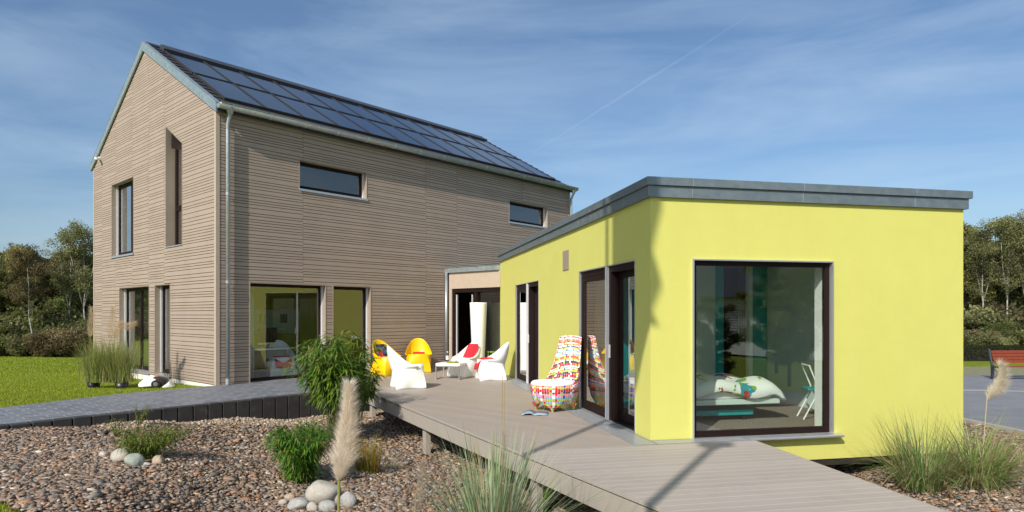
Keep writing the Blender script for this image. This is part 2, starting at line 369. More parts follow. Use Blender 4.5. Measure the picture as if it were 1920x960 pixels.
# paving strip in front of the house
pav = [(-12.5, 2.0), (-10.9, 5.2)]
outer = [PA+PD*s_+PN*.06 for s_ in (-6.5, -3, 0, 2.5, 5, 6.5)]
pp = [tuple(p) for p in outer]+[(-3.86, 17.85)]
inner = [world_house(4.2, -.01)[:2], world_house(0, -.02)[:2], (-6.98, 14.27), (-7.38, 13.75), (-7.84, 13.21), (-8.35, 12.1), (-8.78, 11.11), (-9.6, 8.6), (-10.8, 5.6), (-12, 3.4)]
def resamp(pl, n):
    pl = np.array([tuple(p)[:2] for p in pl]); d_ = np.r_[0, np.cumsum(np.linalg.norm(np.diff(pl, axis=0), axis=1))]; q = np.linspace(0, d_[-1], n); return np.stack([np.interp(q, d_, pl[:, 0]), np.interp(q, d_, pl[:, 1])], 1)
A_, B_ = resamp(pp, 60), resamp(inner[::-1], 60); mb = MB()
mb.grid([[(a[0]+(b[0]-a[0])*f, a[1]+(b[1]-a[1])*f, .008) for f in np.linspace(0, 1, 4)] for a, b in zip(A_, B_)])
tag(mb.build('paved_path', M['paving'], smooth=False), kind='structure')
# palisade stones: a low retaining wall of upright blocks
pal = empty('palisade_wall', (0, 0, 0), 0, 'low retaining wall of upright dark concrete blocks along the grey path', 'retaining wall')
wb = .26; k = 0; s_ = -5.5
while s_ < 6.7:
    a = PA+PD*s_; mb = MB()
    T0 = 0.012+random.uniform(-.006, .006); hw = wb/2-.008
    def mpp(u, o, z, a=a): q = a+PD*u-PN*o; return (q[0], q[1], z)
    mb.box(-hw, hw, -.06+random.uniform(-.005, .005), .11, -1.0, T0, mpp)
    ob = mb.build('block', M['palisade'], pal, bevel=.012); s_ += wb; k += 1
# ------------------------------------------------------------------ deck
deck = empty('wooden_deck', (0, 0, 0), 0, 'taupe board deck with a ramp, raised on short posts above the gravel', 'deck')
E0, E1 = (-3.06, 13.72), (2.62, 2.7)
cl = world_lime(-.33, 0)[:2]
ramp_r0, ramp_r1 = world_lime(1.28, -.27)[:2], (3.92, 2.7)
# seam line through (lime y=-.27)
def isect(p, q, r, s__):
    p, q, r, s__ = map(Vector, (p, q, r, s__)); d, e = q-p, s__-r
    t_ = ((r.x-p.x)*e.y-(r.y-p.y)*e.x)/(d.x*e.y-d.y*e.x); return tuple(p+d*t_)
seamL = isect(E0, E1, world_lime(0, -.27)[:2], world_lime(1, -.27)[:2])
gr_in = world_lime(-.33, -.27)[:2]; gr_far = world_lime(-.33, 10.1)[:2]
linkP = world_house(6.92, -2.27)[:2]
main_poly = [E0, seamL, gr_in, gr_far, linkP, world_house(6.92, -.02)[:2], world_house(4.2, -.02)[:2]]
mb = MB(); mb.slab(main_poly, -.03, .0); o = mb.build('deck_surface', M['deck_house'], deck)
# ramp boards, flush with the main surface
mb = MB(); mb.slab([seamL, E1, ramp_r1, ramp_r0, gr_in], -.03, 0.0); o = mb.build('ramp_surface', M['deck_ramp'], deck)
def edge_board(p, q, z0, z1, th, inset, name, mat):
    p, q = Vector(p), Vector(q); d = (q-p).normalized(); n = Vector((-d.y, d.x)); a = [p+n*inset, q+n*inset, q+n*(inset+th), p+n*(inset+th)]
    mb = MB(); mb.slab([tuple(v_) for v_ in a], z0, z1); return mb.build(name, mat, deck, bevel=.003)
edge_board(E0, E1, -.03, .004, -.022, -.001, 'edge_trim', M['deck_edge'])
edge_board(E0, E1, -.255, -.045, -.02, .01, 'fascia_board', M['deck_edge'])
edge_board(E0, E1, -.24, -.031, .03, .03, 'joist', M['backing'])
edge_board(ramp_r0, ramp_r1, -.03, .004, .022, .001, 'edge_trim', M['deck_edge'])
edge_board(ramp_r0, ramp_r1, -.255, -.045, .02, -.01, 'fascia_board', M['deck_edge'])
ed = (Vector(E1)-Vector(E0)).normalized(); en = Vector((-ed.y, ed.x))
for m_ in (.12, 3.42, 7.1, 10.3):
    p = Vector(E0)+ed*m_+en*.10; g_ = float(T(p.x, p.y)); mb = MB()
    a = R(90)-math.atan2(ed.x, ed.y)
    mb.box(-.075, .075, -.045, .045, -.72+.0, -.256); 
    mb2 = MB(); mb2.tube([(0, 0, -.95), (0, 0, -.70)], .02, 8)
    po = mb.build('post', M['deck_edge'], deck, bevel=.005, loc=(p.x, p.y, 0), rz=math.atan2(ed.y, ed.x)); mb2.build('post_foot', M['galv'], po)
rd = (Vector(ramp_r1)-Vector(ramp_r0)).normalized()
for m_ in (.9, 4.6):
    p = Vector(ramp_r0)+rd*m_+Vector((-.12, 0)); mb = MB(); mb.box(-.06, .06, -.045, .045, -.9, -.256); mb.build('post', M['deck_edge'], deck, loc=(p.x, p.y, 0), rz=TL)
# steel gratings round the lime building
def grating(name, x0, x1, y0, y1, label, fine=.03):
    g = empty(name, world_lime(0, 0), TL, label, 'grating', 'steel gratings round the lime building')
    mb = MB(); mb.box(x0, x1, y0, y0+.012, -.04, .004); mb.box(x0, x1, y1-.012, y1, -.04, .004); mb.box(x0, x0+.012, y0+.012, y1-.012, -.04, .004); mb.box(x1-.012, x1, y0+.012, y1-.012, -.04, .004); mb.build('rim', M['galv'], g)
    mb = MB(); x = x0+.03
    while x < x1-.02: mb.box(x, x+.010, y0+.0121, y1-.0121, -.03, .002); x += fine
    y = y0+.03
    while y < y1-.02: mb.box(x0+.0121, x1-.0121, y, y+.009, -.028, .0005); y += fine
    mb.build('bars', M['alu'], g)
    mb = MB(); mb.box(x0, x1, y0, y1, -.3, -.2); mb.build('drain_tray', M['soil'], g)
yy = -.26
labs = ['steel grating panel at the lime wall corner', 'steel grating panel below the large sliding door', 'steel grating panel beside the colourful woven chair', 'steel grating panel between the two lime wall doors', 'steel grating panel below the farther sliding door', 'steel grating panel behind the white chairs', 'farthest steel grating panel by the link doorway']
for i in range(7):
    y1 = yy+1.48; grating('floor_grating', -.33, -.012, yy+.003, min(y1, 10.1)-.003, labs[i]); yy = y1
grating('floor_grating', -.009, 1.27, -.26, -.012, 'narrow steel grating in front of the big corner window', .03)

# ------------------------------------------------------------------ cladding, walls, windows
def clip(poly, a, b, c):                                # keep a*x+b*z<=c
    out = []; n = len(poly)
    for i in range(n):
        p, q = poly[i], poly[(i+1) % n]; fp = a*p[0]+b*p[1]-c; fq = a*q[0]+b*q[1]-c
        if fp <= 0: out.append(p)
        if (fp < 0 < fq) or (fq < 0 < fp):
            t_ = fp/(fp-fq); out.append((p[0]+(q[0]-p[0])*t_, p[1]+(q[1]-p[1])*t_))
    return out
def cladding(name, parent, mp, cols, zb, zt, openings, roof=None, seed=1, slant=None, label=None):
    rr = random.Random(seed); mb = MB()
    patt = [.120, .066, .060, .086, .066, .112, .060, .086, .07, .058, .102]
    base_rows = []; z = zb
    while z < zt:
        h = rr.choice(patt); base_rows.append((z, h)); z += h
    for ci in range(len(cols)-1):
        s0, s1 = cols[ci]+.003, cols[ci+1]-.003
        rows = []; z = zb-rr.uniform(0, .08)*(ci % 2)
        r2 = random.Random(seed*31+ci)
        while z < zt: h = r2.choice(patt); rows.append((z, z+h-.0125)); z += h
        for (z0, z1) in rows:
            z0 = max(z0, zb)
            if z1-z0 < .02: continue
            z1 = min(z1, zt)
            segs = [(s0, s1)]
            for (a, b, c, d) in openings:              # s0,s1,z0,z1
                if z1 <= c or z0 >= d: continue
                ns = []
                for (p, q) in segs:
                    if b <= p or a >= q: ns.append((p, q)); continue
                    if p < a: ns.append((p, a))
                    if q > b: ns.append((b, q))
                # partially covered rows above / below the opening inside its width
                for (p, q) in segs:
                    lo, hi = max(p, a), min(q, b)
                    if hi-lo > .005:
                        if z0 < c-.012: mbp = [(lo, z0), (hi, z0), (hi, c-.004), (lo, c-.004)]; mb.prism(mbp, .0, .024, mp) if not roof else mb.prism(mbp, .0, .024, mp)
                        if z1 > d+.012: mbp = [(lo, d+.004), (hi, d+.004), (hi, z1), (lo, z1)]; mb.prism(mbp, .0, .024, mp)
                segs = ns
            for (p, q) in segs:
                if q-p < .01: continue
                polys = [[(p, z0), (q, z0), (q, z1), (p, z1)]]
                if slant:
                    (sa, sb, zlow, za, zb2) = slant        # opening sa..sb from zlow to the line za(at sa)-zb2(at sb)
                    if z1 > zlow and q > sa and p < sb:
                        P0 = polys[0]; polys = []
                        polys.append(clip(P0, 1, 0, sa)); polys.append(clip(P0, -1, 0, -sb))
                        mid = clip(clip(P0, -1, 0, -sa), 1, 0, sb); k_ = (zb2-za)/(sb-sa)
                        # above line: z >= za+k(s-sa)  ->  k*s - z <= k*sa - za
                        polys.append(clip(mid, k_, -1, k_*sa-za-.004)); polys.append(clip(mid, 0, 1, zlow))
                for P in polys:
                    if roof:
                        e, kk, rdg = roof
                        P = clip(P, -kk, 1, e) if len(P) > 2 else P        # z <= e + kk*s
                        P = clip(P, kk, 1, e+kk*2*rdg) if len(P) > 2 else P
                    if len(P) > 2:
                        ar = abs(sum(P[i][0]*P[(i+1) % len(P)][1]-P[(i+1) % len(P)][0]*P[i][1] for i in range(len(P))))/2
                        if ar > 1e-4: mb.prism(P, 0.0, .024, mp)
    return mb.build(name, M['board'], parent)
def wallcols(name, parent, mp, s_edges, top, openings, th, mats, zb, slant=None):
    es = set(s_edges)
    for o_ in openings: es.add(o_[0]); es.add(o_[1])
    if slant: es.add(slant[0]); es.add(slant[1])
    es = sorted(es); mb = MB()
    for a, b in zip(es[:-1], es[1:]):
        mid = (a+b)/2; cuts = sorted([(o_[2], o_[3]) for o_ in openings if o_[0] <= mid <= o_[1]])
        z = (zb, zb)
        items = [((c, c), (d, d)) for c, d in cuts]
        if slant and slant[0] <= mid <= slant[1]:
            _, _, zl, za, zb2 = slant; items.append(((zl, zl), (za, zb2)))
        items.sort(key=lambda i_: i_[0][0])
        for lo, hi in items+[((top(a), top(b)), None)]:
            if min(lo) > max(z)-1e-6 and (lo[0]-z[0] > 1e-3 or lo[1]-z[1] > 1e-3):
                mb.cur = 0; mb.prism([(a, z[0]), (b, z[1]), (b, lo[1]), (a, lo[0])], -th, -.003, mp, m_side=0)
                # inner face material
                mb.mi[-6] = 1
            if hi: z = hi
    return mb.build(name, mats, parent)
def window(parent, mp, s0, s1, z0, z1, depth=.16, fw=.065, bars=(), sill=.0, sill_s=None, name='window', rail='', glass_bars=None, reveal=None, head=0.0, glassmat=None, wall_th=.35, thr=0):
    """frame part > reveal, pane, sill, guide_rail"""
    rv = reveal or M['reveal']
    a, b = s0+.018, s1-.018; top = z1-.018; bot = z0+.004
    mb = MB(); o1, o0 = -depth, -depth-.07
    mb.box(a, b, o0, o1, top-fw-head, top, mp); mb.box(a, b, o0, o1, bot, bot+fw*1.25, mp)
    mb.box(a, a+fw, o0, o1, bot+fw*1.25, top-fw-head, mp); mb.box(b-fw, b, o0, o1, bot+fw*1.25, top-fw-head, mp)
    for (kind, pos, w) in bars:
        if kind == 'v': mb.box(pos-w/2, pos+w/2, o0-.001, o1+.004, bot+fw*1.25, top-fw-head, mp)
        else: mb.box(a+fw, b-fw, o0-.001, o1+.004, pos-w/2, pos+w/2, mp)
    fr = mb.build(name, M['frame'], parent, bevel=.003)
    mb = MB(); e_ = -wall_th-.002; mb.box(s0+.001, s0+.010, e_, o0-.001, z0+.006, z1-.012, mp); mb.box(s1-.010, s1-.001, e_, o0-.001, z0+.006, z1-.012, mp); mb.box(s0+.001, s1-.001, e_, o0-.001, z1-.011, z1-.002, mp); mb.build('inner_lining', M['white_wall'], fr)
    mb = MB(); mb.box(a+fw-.004, b-fw+.004, o0+.028, o0+.046, bot+fw*1.25-.004, top-fw-head+.004, mp); mb.build('pane', glassmat or M['glass'], fr)
    mb = MB(); t_ = .018
    mb.box(s0, s0+t_, -depth-.0, .032, z0, z1, mp); mb.box(s1-t_, s1, -depth-.0, .032, z0, z1, mp); mb.box(s0+t_, s1-t_, -depth, .032, z1-t_, z1, mp)
    mb.build('reveal', rv, fr)
    if rail:
        mb = MB()
        if 'l' in rail: mb.box(a+.001, a+.03, -depth+.002, -depth+.05, z0+.03, z1-.03, mp)
        if 'r' in rail: mb.box(b-.03, b-.001, -depth+.002, -depth+.05, z0+.03, z1-.03, mp)
        mb.build('guide_rail', M['alu_white'], fr)
    if sill:
        x0, x1 = sill_s or (s0-.02, s1+.02)
        mb = MB(); mb.prism([(x0, 0), (x1, 0), (x1, .02), (x0, .02)], 0, 1, lambda s, o, z: mp(s, -depth+.001+o*(depth+sill), z0-.024+z+(1-o)*.018)); mb.box(x0, x1, sill-.004, sill, z0-.055, z0-.0245, mp)
        mb.build('sill', M['alu'], fr)
    return fr

house = empty('timber_clad_house', (*K0, 0), TH, 'tall two-storey gabled house clad in taupe horizontal boards, with a dark solar roof', 'house')
EZ, SL, RY = 6.24, .575, 4.4
HL, HW = 13.12, 8.8
topL = lambda s: EZ
opL = [(.75, 2.78, .0, 2.36), (2.98, 4.17, .03, 2.36), (2.02, 4.04, 4.74, 5.46), (9.76, 11.82, 4.74, 5.46)]
opG = [(1.86, 2.92, 3.33, 5.80), (2.62, 3.66, .05, 2.38), (4.06, 6.42, .05, 2.38), (5.25, 7.10, 3.33, 5.47)]
slant = (1.86, 2.92, 3.33, 5.80, 6.42)
topG = lambda s: EZ+SL*(s if s <= RY else 2*RY-s)-.02
wallcols('long_wall', house, mapX, [0.35, HL, 6.95, 9.5], topL, opL+[(7.1, 9.3, 0, 2.3)], .35, [M['backing'], M['white_wall']], -.35)
wallcols('gable_wall', house, mapY, [0, RY, HW], topG, opG[1:], .35, [M['backing'], M['white_wall']], -.0, slant)
mb = MB(); mb.box(.02, HL-.02, HW-.3, HW-.003, -.4, EZ); mb.box(HL-.3, HL-.003, .35, HW-.301, -.4, EZ); mb.prism([(.02, EZ), (HW-.02, EZ), (RY, EZ+SL*RY-.05)], -HL+.3, -HL+.003, mapY); mb.build('rear_wall', M['board'], house)
mb = MB(); mb.box(-.012, .3, .0, HW, -.75, -.002); mb.build('plinth', M['plinth'], house)
cladding('gable_cladding', house, mapY, [.06, 3.02, 4.1, 5.35, 6.75, 8.02, HW-.05], .02, 9.0, opG[1:], roof=(EZ, SL, RY), seed=5, slant=slant)
cladding('long_cladding', house, mapX, [.06, 2.13, 6.11, 7.37, 10.42, HL-.05], .0, EZ-.02, opL+[(6.98, 9.5, -.1, 2.94)], seed=9)
mb = MB(); mb.prism([(-.034, 0), (.055, 0), (.055, EZ-.02), (-.034, EZ-.02)], 0, .034, mapX); mb.box(-.034, 0, .0005, .055, 0, EZ-.02); mb.build('corner_board', M['trim'], house)
mb = MB(); mb.box(HL-.05, HL+.03, -.034, .0, 0, EZ-.02); mb.build('corner_board', M['trim'], house)
mb = MB(); mb.box(-.034, .0, HW-.05, HW+.03, 0, EZ-.02); mb.build('corner_board', M['trim'], house)
W = {}
window(house, mapX, *opL[0], depth=.15, fw=.07, rail='r', sill=.045, bars=())
window(house, mapX, *opL[1], depth=.15, fw=.08, rail='r', sill=.045)
window(house, mapX, *opL[2], depth=.15, fw=.085, sill=.05, rail='r')
window(house, mapX, *opL[3], depth=.15, fw=.085, sill=.05, rail='r')
window(house, mapY, opG[1][0], opG[1][1], opG[1][2], opG[1][3], depth=.15, fw=.09, rail='r', sill=.05)
window(house, mapY, *opG[2], depth=.15, fw=.09, rail='r', sill=.05, bars=(('v', 5.2, .09),))
window(house, mapY, *opG[3], depth=.15, fw=.09, rail='r', sill=.05, bars=(('v', 5.95, .08),))
# tall slanted window
a, b, zl = 1.86, 2.92, 3.33
k_ = (6.42-5.80)/(b-a)
def slz(s, off=0): return 5.80+k_*(s-a)-off
mb = MB(); D0, D1 = -.27, -.20
mb.prism([(a+.02, zl+.004), (a+.11, zl+.004), (a+.11, slz(a+.11, .1)), (a+.02, slz(a+.02, .1))], D0, D1, mapY)
mb.prism([(b-.11, zl+.004), (b-.02, zl+.004), (b-.02, slz(b-.02, .1)), (b-.11, slz(b-.11, .1))], D0, D1, mapY)
mb.prism([(a+.02, slz(a+.02, .1)), (b-.02, slz(b-.02, .1)), (b-.02, slz(b-.02, .02)), (a+.02, slz(a+.02, .02))], D0, D1, mapY)
mb.box(a+.11, b-.11, D0, D1, zl+.004, zl+.09, mapY); mb.box(a+.11, b-.11, D0, D1+.003, 4.25, 4.38, mapY)
fr = mb.build('window', M['frame'], house)
mb = MB(); mb.prism([(a+.1, zl+.08), (b-.1, zl+.08), (b-.1, slz(b-.1, .09)), (a+.1, slz(a+.1, .09))], D0+.03, D0+.045, mapY); mb.build('pane', M['glass'], fr)
mb = MB(); mb.box(a, a+.018, -.2, .032, zl, 5.79, mapY); mb.box(b-.018, b, -.2, .032, zl, 6.40, mapY); mb.prism([(a+.018, slz(a+.018, .018)), (b-.018, slz(b-.018, .018)), (b-.018, slz(b-.018)), (a+.018, slz(a+.018))], -.2, .032, mapY); mb.build('reveal', M['reveal'], fr)
mb = MB(); mb.box(a-.02, b+.02, -.19, .05, zl-.03, zl-.006, mapY); mb.build('sill', M['alu'], fr)
# roof
roof_t = .15
mb = MB()
mb.prism([(-.12, EZ-.08), (RY, EZ+SL*RY), (2*RY+.12, EZ-.08), (2*RY+.12, EZ-.08+roof_t), (RY, EZ+SL*RY+roof_t), (-.12, EZ-.08+roof_t)], -HL-.08, .045, mapY)
roof = mb.build('roof', M['tile'], house)
nrm = Vector((0, -SL, 1)).normalized(); sd_ = Vector((0, 1, SL)).normalized()
def onroof(x, l, h): p = Vector((x, -.12, EZ-.08+roof_t))+sd_*l+nrm*h; return p
Lr = (RY+.12)*math.sqrt(1+SL*SL)
mb = MB(); nrow = 16; st_ = Lr/nrow
for side in (0, 1):
    for i in range(nrow):
        for x0 in np.arange(-.03, HL+.05, .3):
            x1 = min(x0+.294, HL+.07); l0, l1 = i*st_-.02, (i+1)*st_+.02
            pts = [onroof(x0, l0, .035), onroof(x1, l0, .035), onroof(x1, l1, .008), onroof(x0, l1, .008), onroof(x0, l0, .002), onroof(x1, l0, .002), onroof(x1, l1, -.01), onroof(x0, l1, -.01)]
            if side: pts = [Vector((p.x, 2*RY-p.y, p.z)) for p in pts]
            mb.add(pts, [(0, 1, 2, 3), (7, 6, 5, 4), (0, 4, 5, 1), (1, 5, 6, 2), (2, 6, 7, 3), (3, 7, 4, 0)])
mb.build('roof_tiles', M['tile'], roof)
# ridge cap
mb = MB(); rz_ = EZ+SL*RY+roof_t
mb.tube([(.0, RY, rz_+.0), (HL+.06, RY, rz_+.0)], .075, 12); mb.build('ridge_cap', M['tile'], roof, smooth=False)
mb = MB(); l_t = 4.72
pts = []
for x in (.3, 12.66):
    pts.append([onroof(x, l_t, .03), onroof(x, l_t, .13), onroof(x, l_t+.12, .15), onroof(x, l_t+.32, .16), onroof(x, l_t+.34, .03)])
mb.grid(pts, close=True); mb.f.append(tuple(range(5))); mb.f.append(tuple(range(5, 10))); mb.mi += [0, 0]; mb.build('panel_flashing', M['tile'], roof)
# verge boards (zinc)
mb = MB()
for sgn in (0, 1):
    P = [(-.14, EZ-.10), (RY, EZ+SL*(RY)-.035), (RY, EZ+SL*RY+roof_t+.05), (-.14, EZ-.08+roof_t+.04)]
    if sgn: P = [(2*RY-s, z) for s, z in P]
    mb.prism(P, .047, .085, mapY); Q = [(P[3][0], P[3][1]+.0015), (P[2][0], P[2][1]+.0015), (P[2][0], P[2][1]+.014), (P[3][0], P[3][1]+.014)]; mb.prism(Q, -.03, .09, mapY)
mb.build('verge_board', M['zinc_light'], roof)
# solar panels
nx, pw = 12, 1.03; l0p, plen = .50, 2.06
proto_p = None
for r_ in range(2):
    for c_ in range(nx):
        x = .3+c_*pw; l = l0p+r_*(plen+.045)
        if proto_p is None:
            mb = MB(); q = [onroof(0, 0, .085)-onroof(0, 0, 0), ]
            o0_ = Vector((0, 0, 0))
            def lr(xx, ll, h): return Vector((xx, 0, 0))+sd_*ll+nrm*h
            vsx = [lr(.03, .03, .06), lr(pw-.03, .03, .06), lr(pw-.03, plen-.03, .06), lr(.03, plen-.03, .06), lr(.03, .03, .075), lr(pw-.03, .03, .075), lr(pw-.03, plen-.03, .075), lr(.03, plen-.03, .075)]
            mb.add(vsx, [(3, 2, 1, 0), (4, 5, 6, 7), (0, 1, 5, 4), (1, 2, 6, 5), (2, 3, 7, 6), (3, 0, 4, 7)]); gl = mb.build('solar_panel', M['solar'], house)
            mb = MB()
            for (xa, xb, la, lb) in ((.002, .03, 0, plen), (pw-.03, pw-.002, 0, plen), (.03, pw-.03, 0, .03), (.03, pw-.03, plen-.03, plen)):
                v8 = [lr(xx, ll, h) for h in (.03, .09) for (xx, ll) in ((xa, la), (xb, la), (xb, lb), (xa, lb))]
                mb.add(v8, [(3, 2, 1, 0), (4, 5, 6, 7), (0, 1, 5, 4), (1, 2, 6, 5), (2, 3, 7, 6), (3, 0, 4, 7)])
            fp = mb.build('panel_frame', M['solar_frame'], gl); proto_p = gl
            gl.location = onroof(x, l, 0)
        else:
            g2 = proto_p.copy(); COL.objects.link(g2); g2.parent = house; g2.location = onroof(x, l, 0)
            f2 = fp.copy(); COL.objects.link(f2); f2.parent = g2
# gutter
mb = MB(); rows = []
for x in (-.06, HL+.14):
    rows.append([(x, -.235+.105*math.cos(t_), EZ+.075+.105*math.sin(t_)) for t_ in np.linspace(math.pi, 2*math.pi, 11)])
mb.grid(rows); gut = mb.build('gutter', M['galv'], house, smooth=True, solid=.008)
mb = MB(); mb.tube([(-.06, -.345, EZ+.08), (HL+.14, -.345, EZ+.08)], .011, 8); mb.build('gutter_bead', M['galv'], gut)
for x in (-.06, HL+.14):
    mb = MB(); mb.add([(x, -.235+.105*math.cos(t_), EZ+.075+.105*math.sin(t_)) for t_ in np.linspace(math.pi, 2*math.pi, 11)], [tuple(range(11))]); mb.build('gutter_end', M['galv'], gut, solid=.006)
mb = MB(); rows = [[(-.012+.024*q_, -.235+.112*math.cos(t_), EZ+.075+.112*math.sin(t_)) for t_ in np.linspace(math.pi, 1.75*math.pi, 9)] for q_ in (0, 1)]
mb.grid(rows); br0 = mb.build('gutter_bracket', M['alu'], gut, solid=.006); br0.location = (.25, 0, 0)
for i in range(1, 14):
    b2 = br0.copy(); COL.objects.link(b2); b2.parent = gut; b2.location = (.25+i*.905, 0, 0)
def downpipe(parent, mp, s, ztop, zbot, off, r=.043, hopper=True, start=-.235):
    mb = MB(); pts = [(s, -start, ztop), (s, -start, ztop-.14), (s, off+.0, ztop-.36), (s, off, ztop-.5), (s, off, zbot)]
    mb.tube([mp(*p) for p in pts], r, 14)
    d = mb.build('downpipe', M['galv'], parent, smooth=True)
    mb = MB(); 
    for zz in (ztop-1.9, ztop-3.9): mb.tube([mp(s, off, zz), mp(s, off, zz-.06)], r+.006, 14)
    mb.tube([mp(s, off, zbot+.0), mp(s, off, zbot+.13)], r+.008, 14); mb.build('pipe_collar', M['galv'], d)
    if hopper: mb = MB(); mb.tube([mp(s, -start, ztop+.02), mp(s, -start, ztop-.04), mp(s, -start, ztop-.16)], [.105, .095, .05], 14); mb.build('hopper', M['galv'], d)
    return d
downpipe(house, mapX, .20, EZ+.03, .02, .115)
downpipe(house, mapX, HL-.02, EZ+.03, .02, .115)
# inner rooms
mb = MB(); mb.box(.36, HL-.31, .36, HW-.31, -.05, .0); mb.build('floor', M['floor_dark'], house)
mb = MB(); mb.box(.36, HL-.31, .36, HW-.31, 2.62, 2.95); mb.box(.36, HL-.31, .36, HW-.31, 6.0, 6.1); mb.build('storey_ceiling', M['ceiling'], house)
mb = MB(); mb.box(.36, 6.4, 3.6, 3.7, .001, 2.61); mb.build('inner_wall', M['olive'], house)
mb = MB(); mb.box(6.4, 6.5, .36, 8.4, .001, 2.61); mb.box(.36, 12.7, 3.0, 3.1, 2.96, 5.99); mb.box(8.5, 8.6, .36, 2.9, 2.96, 5.99); mb.box(.36, 6.4, 6.8, 6.9, .001, 2.61); mb.build('inner_wall', M['white_wall'], house)

# security camera on the gable
sc_ = empty('security_camera', world_house(-.03, 8.15, 6.42), TH, 'small white security camera high on the gable wall', 'security camera')
mb = MB(); mb.box(-.05, 0, -.05, .05, -.05, .05); mb.build('mount', M['white_plastic'], sc_); mb = MB(); mb.tube([(-.03, 0, 0), (-.14, -.12, -.04), (-.2, -.26, -.06)], .04, 10); mb.build('camera_body', M['white_plastic'], sc_)

# ------------------------------------------------------------------ lime building
lime = empty('lime_annex', (*C0, 0), TL, 'flat-roofed single-storey building rendered in bright lime yellow with a zinc roof edge', 'annex')
LW, LLn = 4.75, 10.3
opF = [(.57, 2.63, .0, 2.32)]
opS = [(.50, 2.98, .0, 2.345), (5.83, 8.22, .0, 2.345)]
wallcols('front_wall', lime, mapX, [0, LW], lambda s: 3.1, opF, .32, [M['lime'], M['white_wall']], -.35)
wallcols('side_wall', lime, mapY, [.32, LLn], lambda s: 3.1, opS, .32, [M['lime'], M['white_wall']], -.35)
mb = MB(); mb.box(LW-.3, LW, .32, LLn-.3, -.35, 3.1); mb.box(.32, LW, LLn-.3, LLn, -.35, 3.1); mb.build('rear_wall', M['lime'], lime)
mb = MB(); mb.box(-.045, LW+.045, -.045, LLn+.045, 3.095, 3.235); o = mb.build('fascia', M['zinc'], lime)
mb = MB(); mb.box(-.075, LW+.085, -.075, LLn+.08, 3.24, 3.345); mb.box(-.03, LW+.03, -.03, LLn+.03, 3.235, 3.245); o = mb.build('roof_coping', M['zinc'], lime, bevel=.004)
mb = MB()
for x in (.55, 2.15, 3.9): mb.box(x, x+.008, -.0475, -.0452, 3.097, 3.233); mb.box(x+.0, x+.008, -.0775, -.0752, 3.242, 3.343)
for y in (.8, 2.9, 5.1, 7.4, 9.2): mb.box(-.0475, -.0452, y, y+.008, 3.097, 3.233)
mb.box(-.0473, -.0452, -.0473, -.04, 3.097, 3.233)
mb.build('seam', M['galv'], o)
mb = MB(); mb.box(.05, LW-.05, .05, LLn-.05, 3.2, 3.23); 
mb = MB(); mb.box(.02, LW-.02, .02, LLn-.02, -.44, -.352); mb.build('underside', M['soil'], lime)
mb = MB(); mb.box(.33, LW-.31, .33, LLn-.31, -.05, .0); mb.build('floor', M['carpet'], lime)
mb = MB(); mb.box(.33, LW-.31, .33, LLn-.31, 2.55, 2.6); mb.build('ceiling', M['ceiling'], lime)
# front window
fwn = window(lime, mapX, *opF[0], depth=.035, fw=.062, reveal=M['alu'])
mb = MB(); mb.box(opF[0][0]+.0185, opF[0][1]-.0185, -.034, .012, .0005, .0035, mapX); mb.build('threshold', M['alu'], fwn)
mb = MB(); mb.prism([(1.27, -.04), (2.72, -.04), (2.72, -.005), (1.27, -.005)], 0.003, .13, mapX); o = mb.build('sill', M['alu'], fwn, bevel=.012)
# large and small sliding doors
def sliding(y0, y1, ymid):
    z1 = 2.345; d = .03; mb = MB()
    a, b = y0+.02, y1-.02
    mb.box(a, b, -d-.22, -d, z1-.11, z1-.02, mapY); mb.box(a, a+.08, -d-.22, -d, .013, z1-.11, mapY); mb.box(b-.08, b, -d-.22, -d, .013, z1-.11, mapY); mb.box(a+.08, b-.08, -d-.22, -d, .013, .03, mapY)
    mb.box(ymid-.10, ymid-.031, -d-.20, -d+.002, .03, z1-.11, mapY)
    fr = mb.build('sliding_door', M['frame'], lime, bevel=.003)
    for (p, q, f1) in ((a+.081, ymid-.101, -d-.12), (ymid-.03, b-.081, -d-.006)):
        f0 = f1-.055; w = .075; mb = MB()
        mb.box(p, q, f0, f1, z1-.20, z1-.111, mapY); mb.box(p, q, f0, f1, .031, .031+.12, mapY); mb.box(p, p+w, f0, f1, .151, z1-.20, mapY); mb.box(q-w, q, f0, f1, .151, z1-.20, mapY)
        sh = mb.build('sash', M['frame'], fr, bevel=.003)
        mb = MB(); mb.box(p+w-.003, q-w+.003, f0+.018, f0+.034, .148, z1-.197, mapY); pn = mb.build('pane', M['glass'], fr)
    mb = MB(); mb.box(ymid-.03, ymid+.03, -d+.003, .014, .013, z1-.02, mapY); mb.build('centre_rail', M['alu_white'], fr)
    mb = MB(); mb.box(y0, y0+.018, -d, .006, .013, z1, mapY); mb.box(y1-.02, y1, -d, .006, .013, z1, mapY); mb.box(y0+.018, y1-.02, -d, .006, z1-.018, z1, mapY); mb.build('reveal', M['alu'], fr)
    mb = MB(); mb.box(y0, y1, -d-.25, .004, .001, .012, mapY); mb.build('threshold', M['alu'], fr)
    mb = MB(); mb.box(ymid-.085, ymid-.065, -d+.0025, -d+.035, .95, 1.15, mapY); mb.build('handle', M['alu_white'], fr)
sliding(.50, 2.98, 1.62); sliding(5.83, 8.22, 6.95)
mb = MB(); mb.box(3.60, 3.96, 0.001, .012, 2.42, 2.78, mapY); mb.build('vent_cover', M['reveal'], lime, bevel=.002)
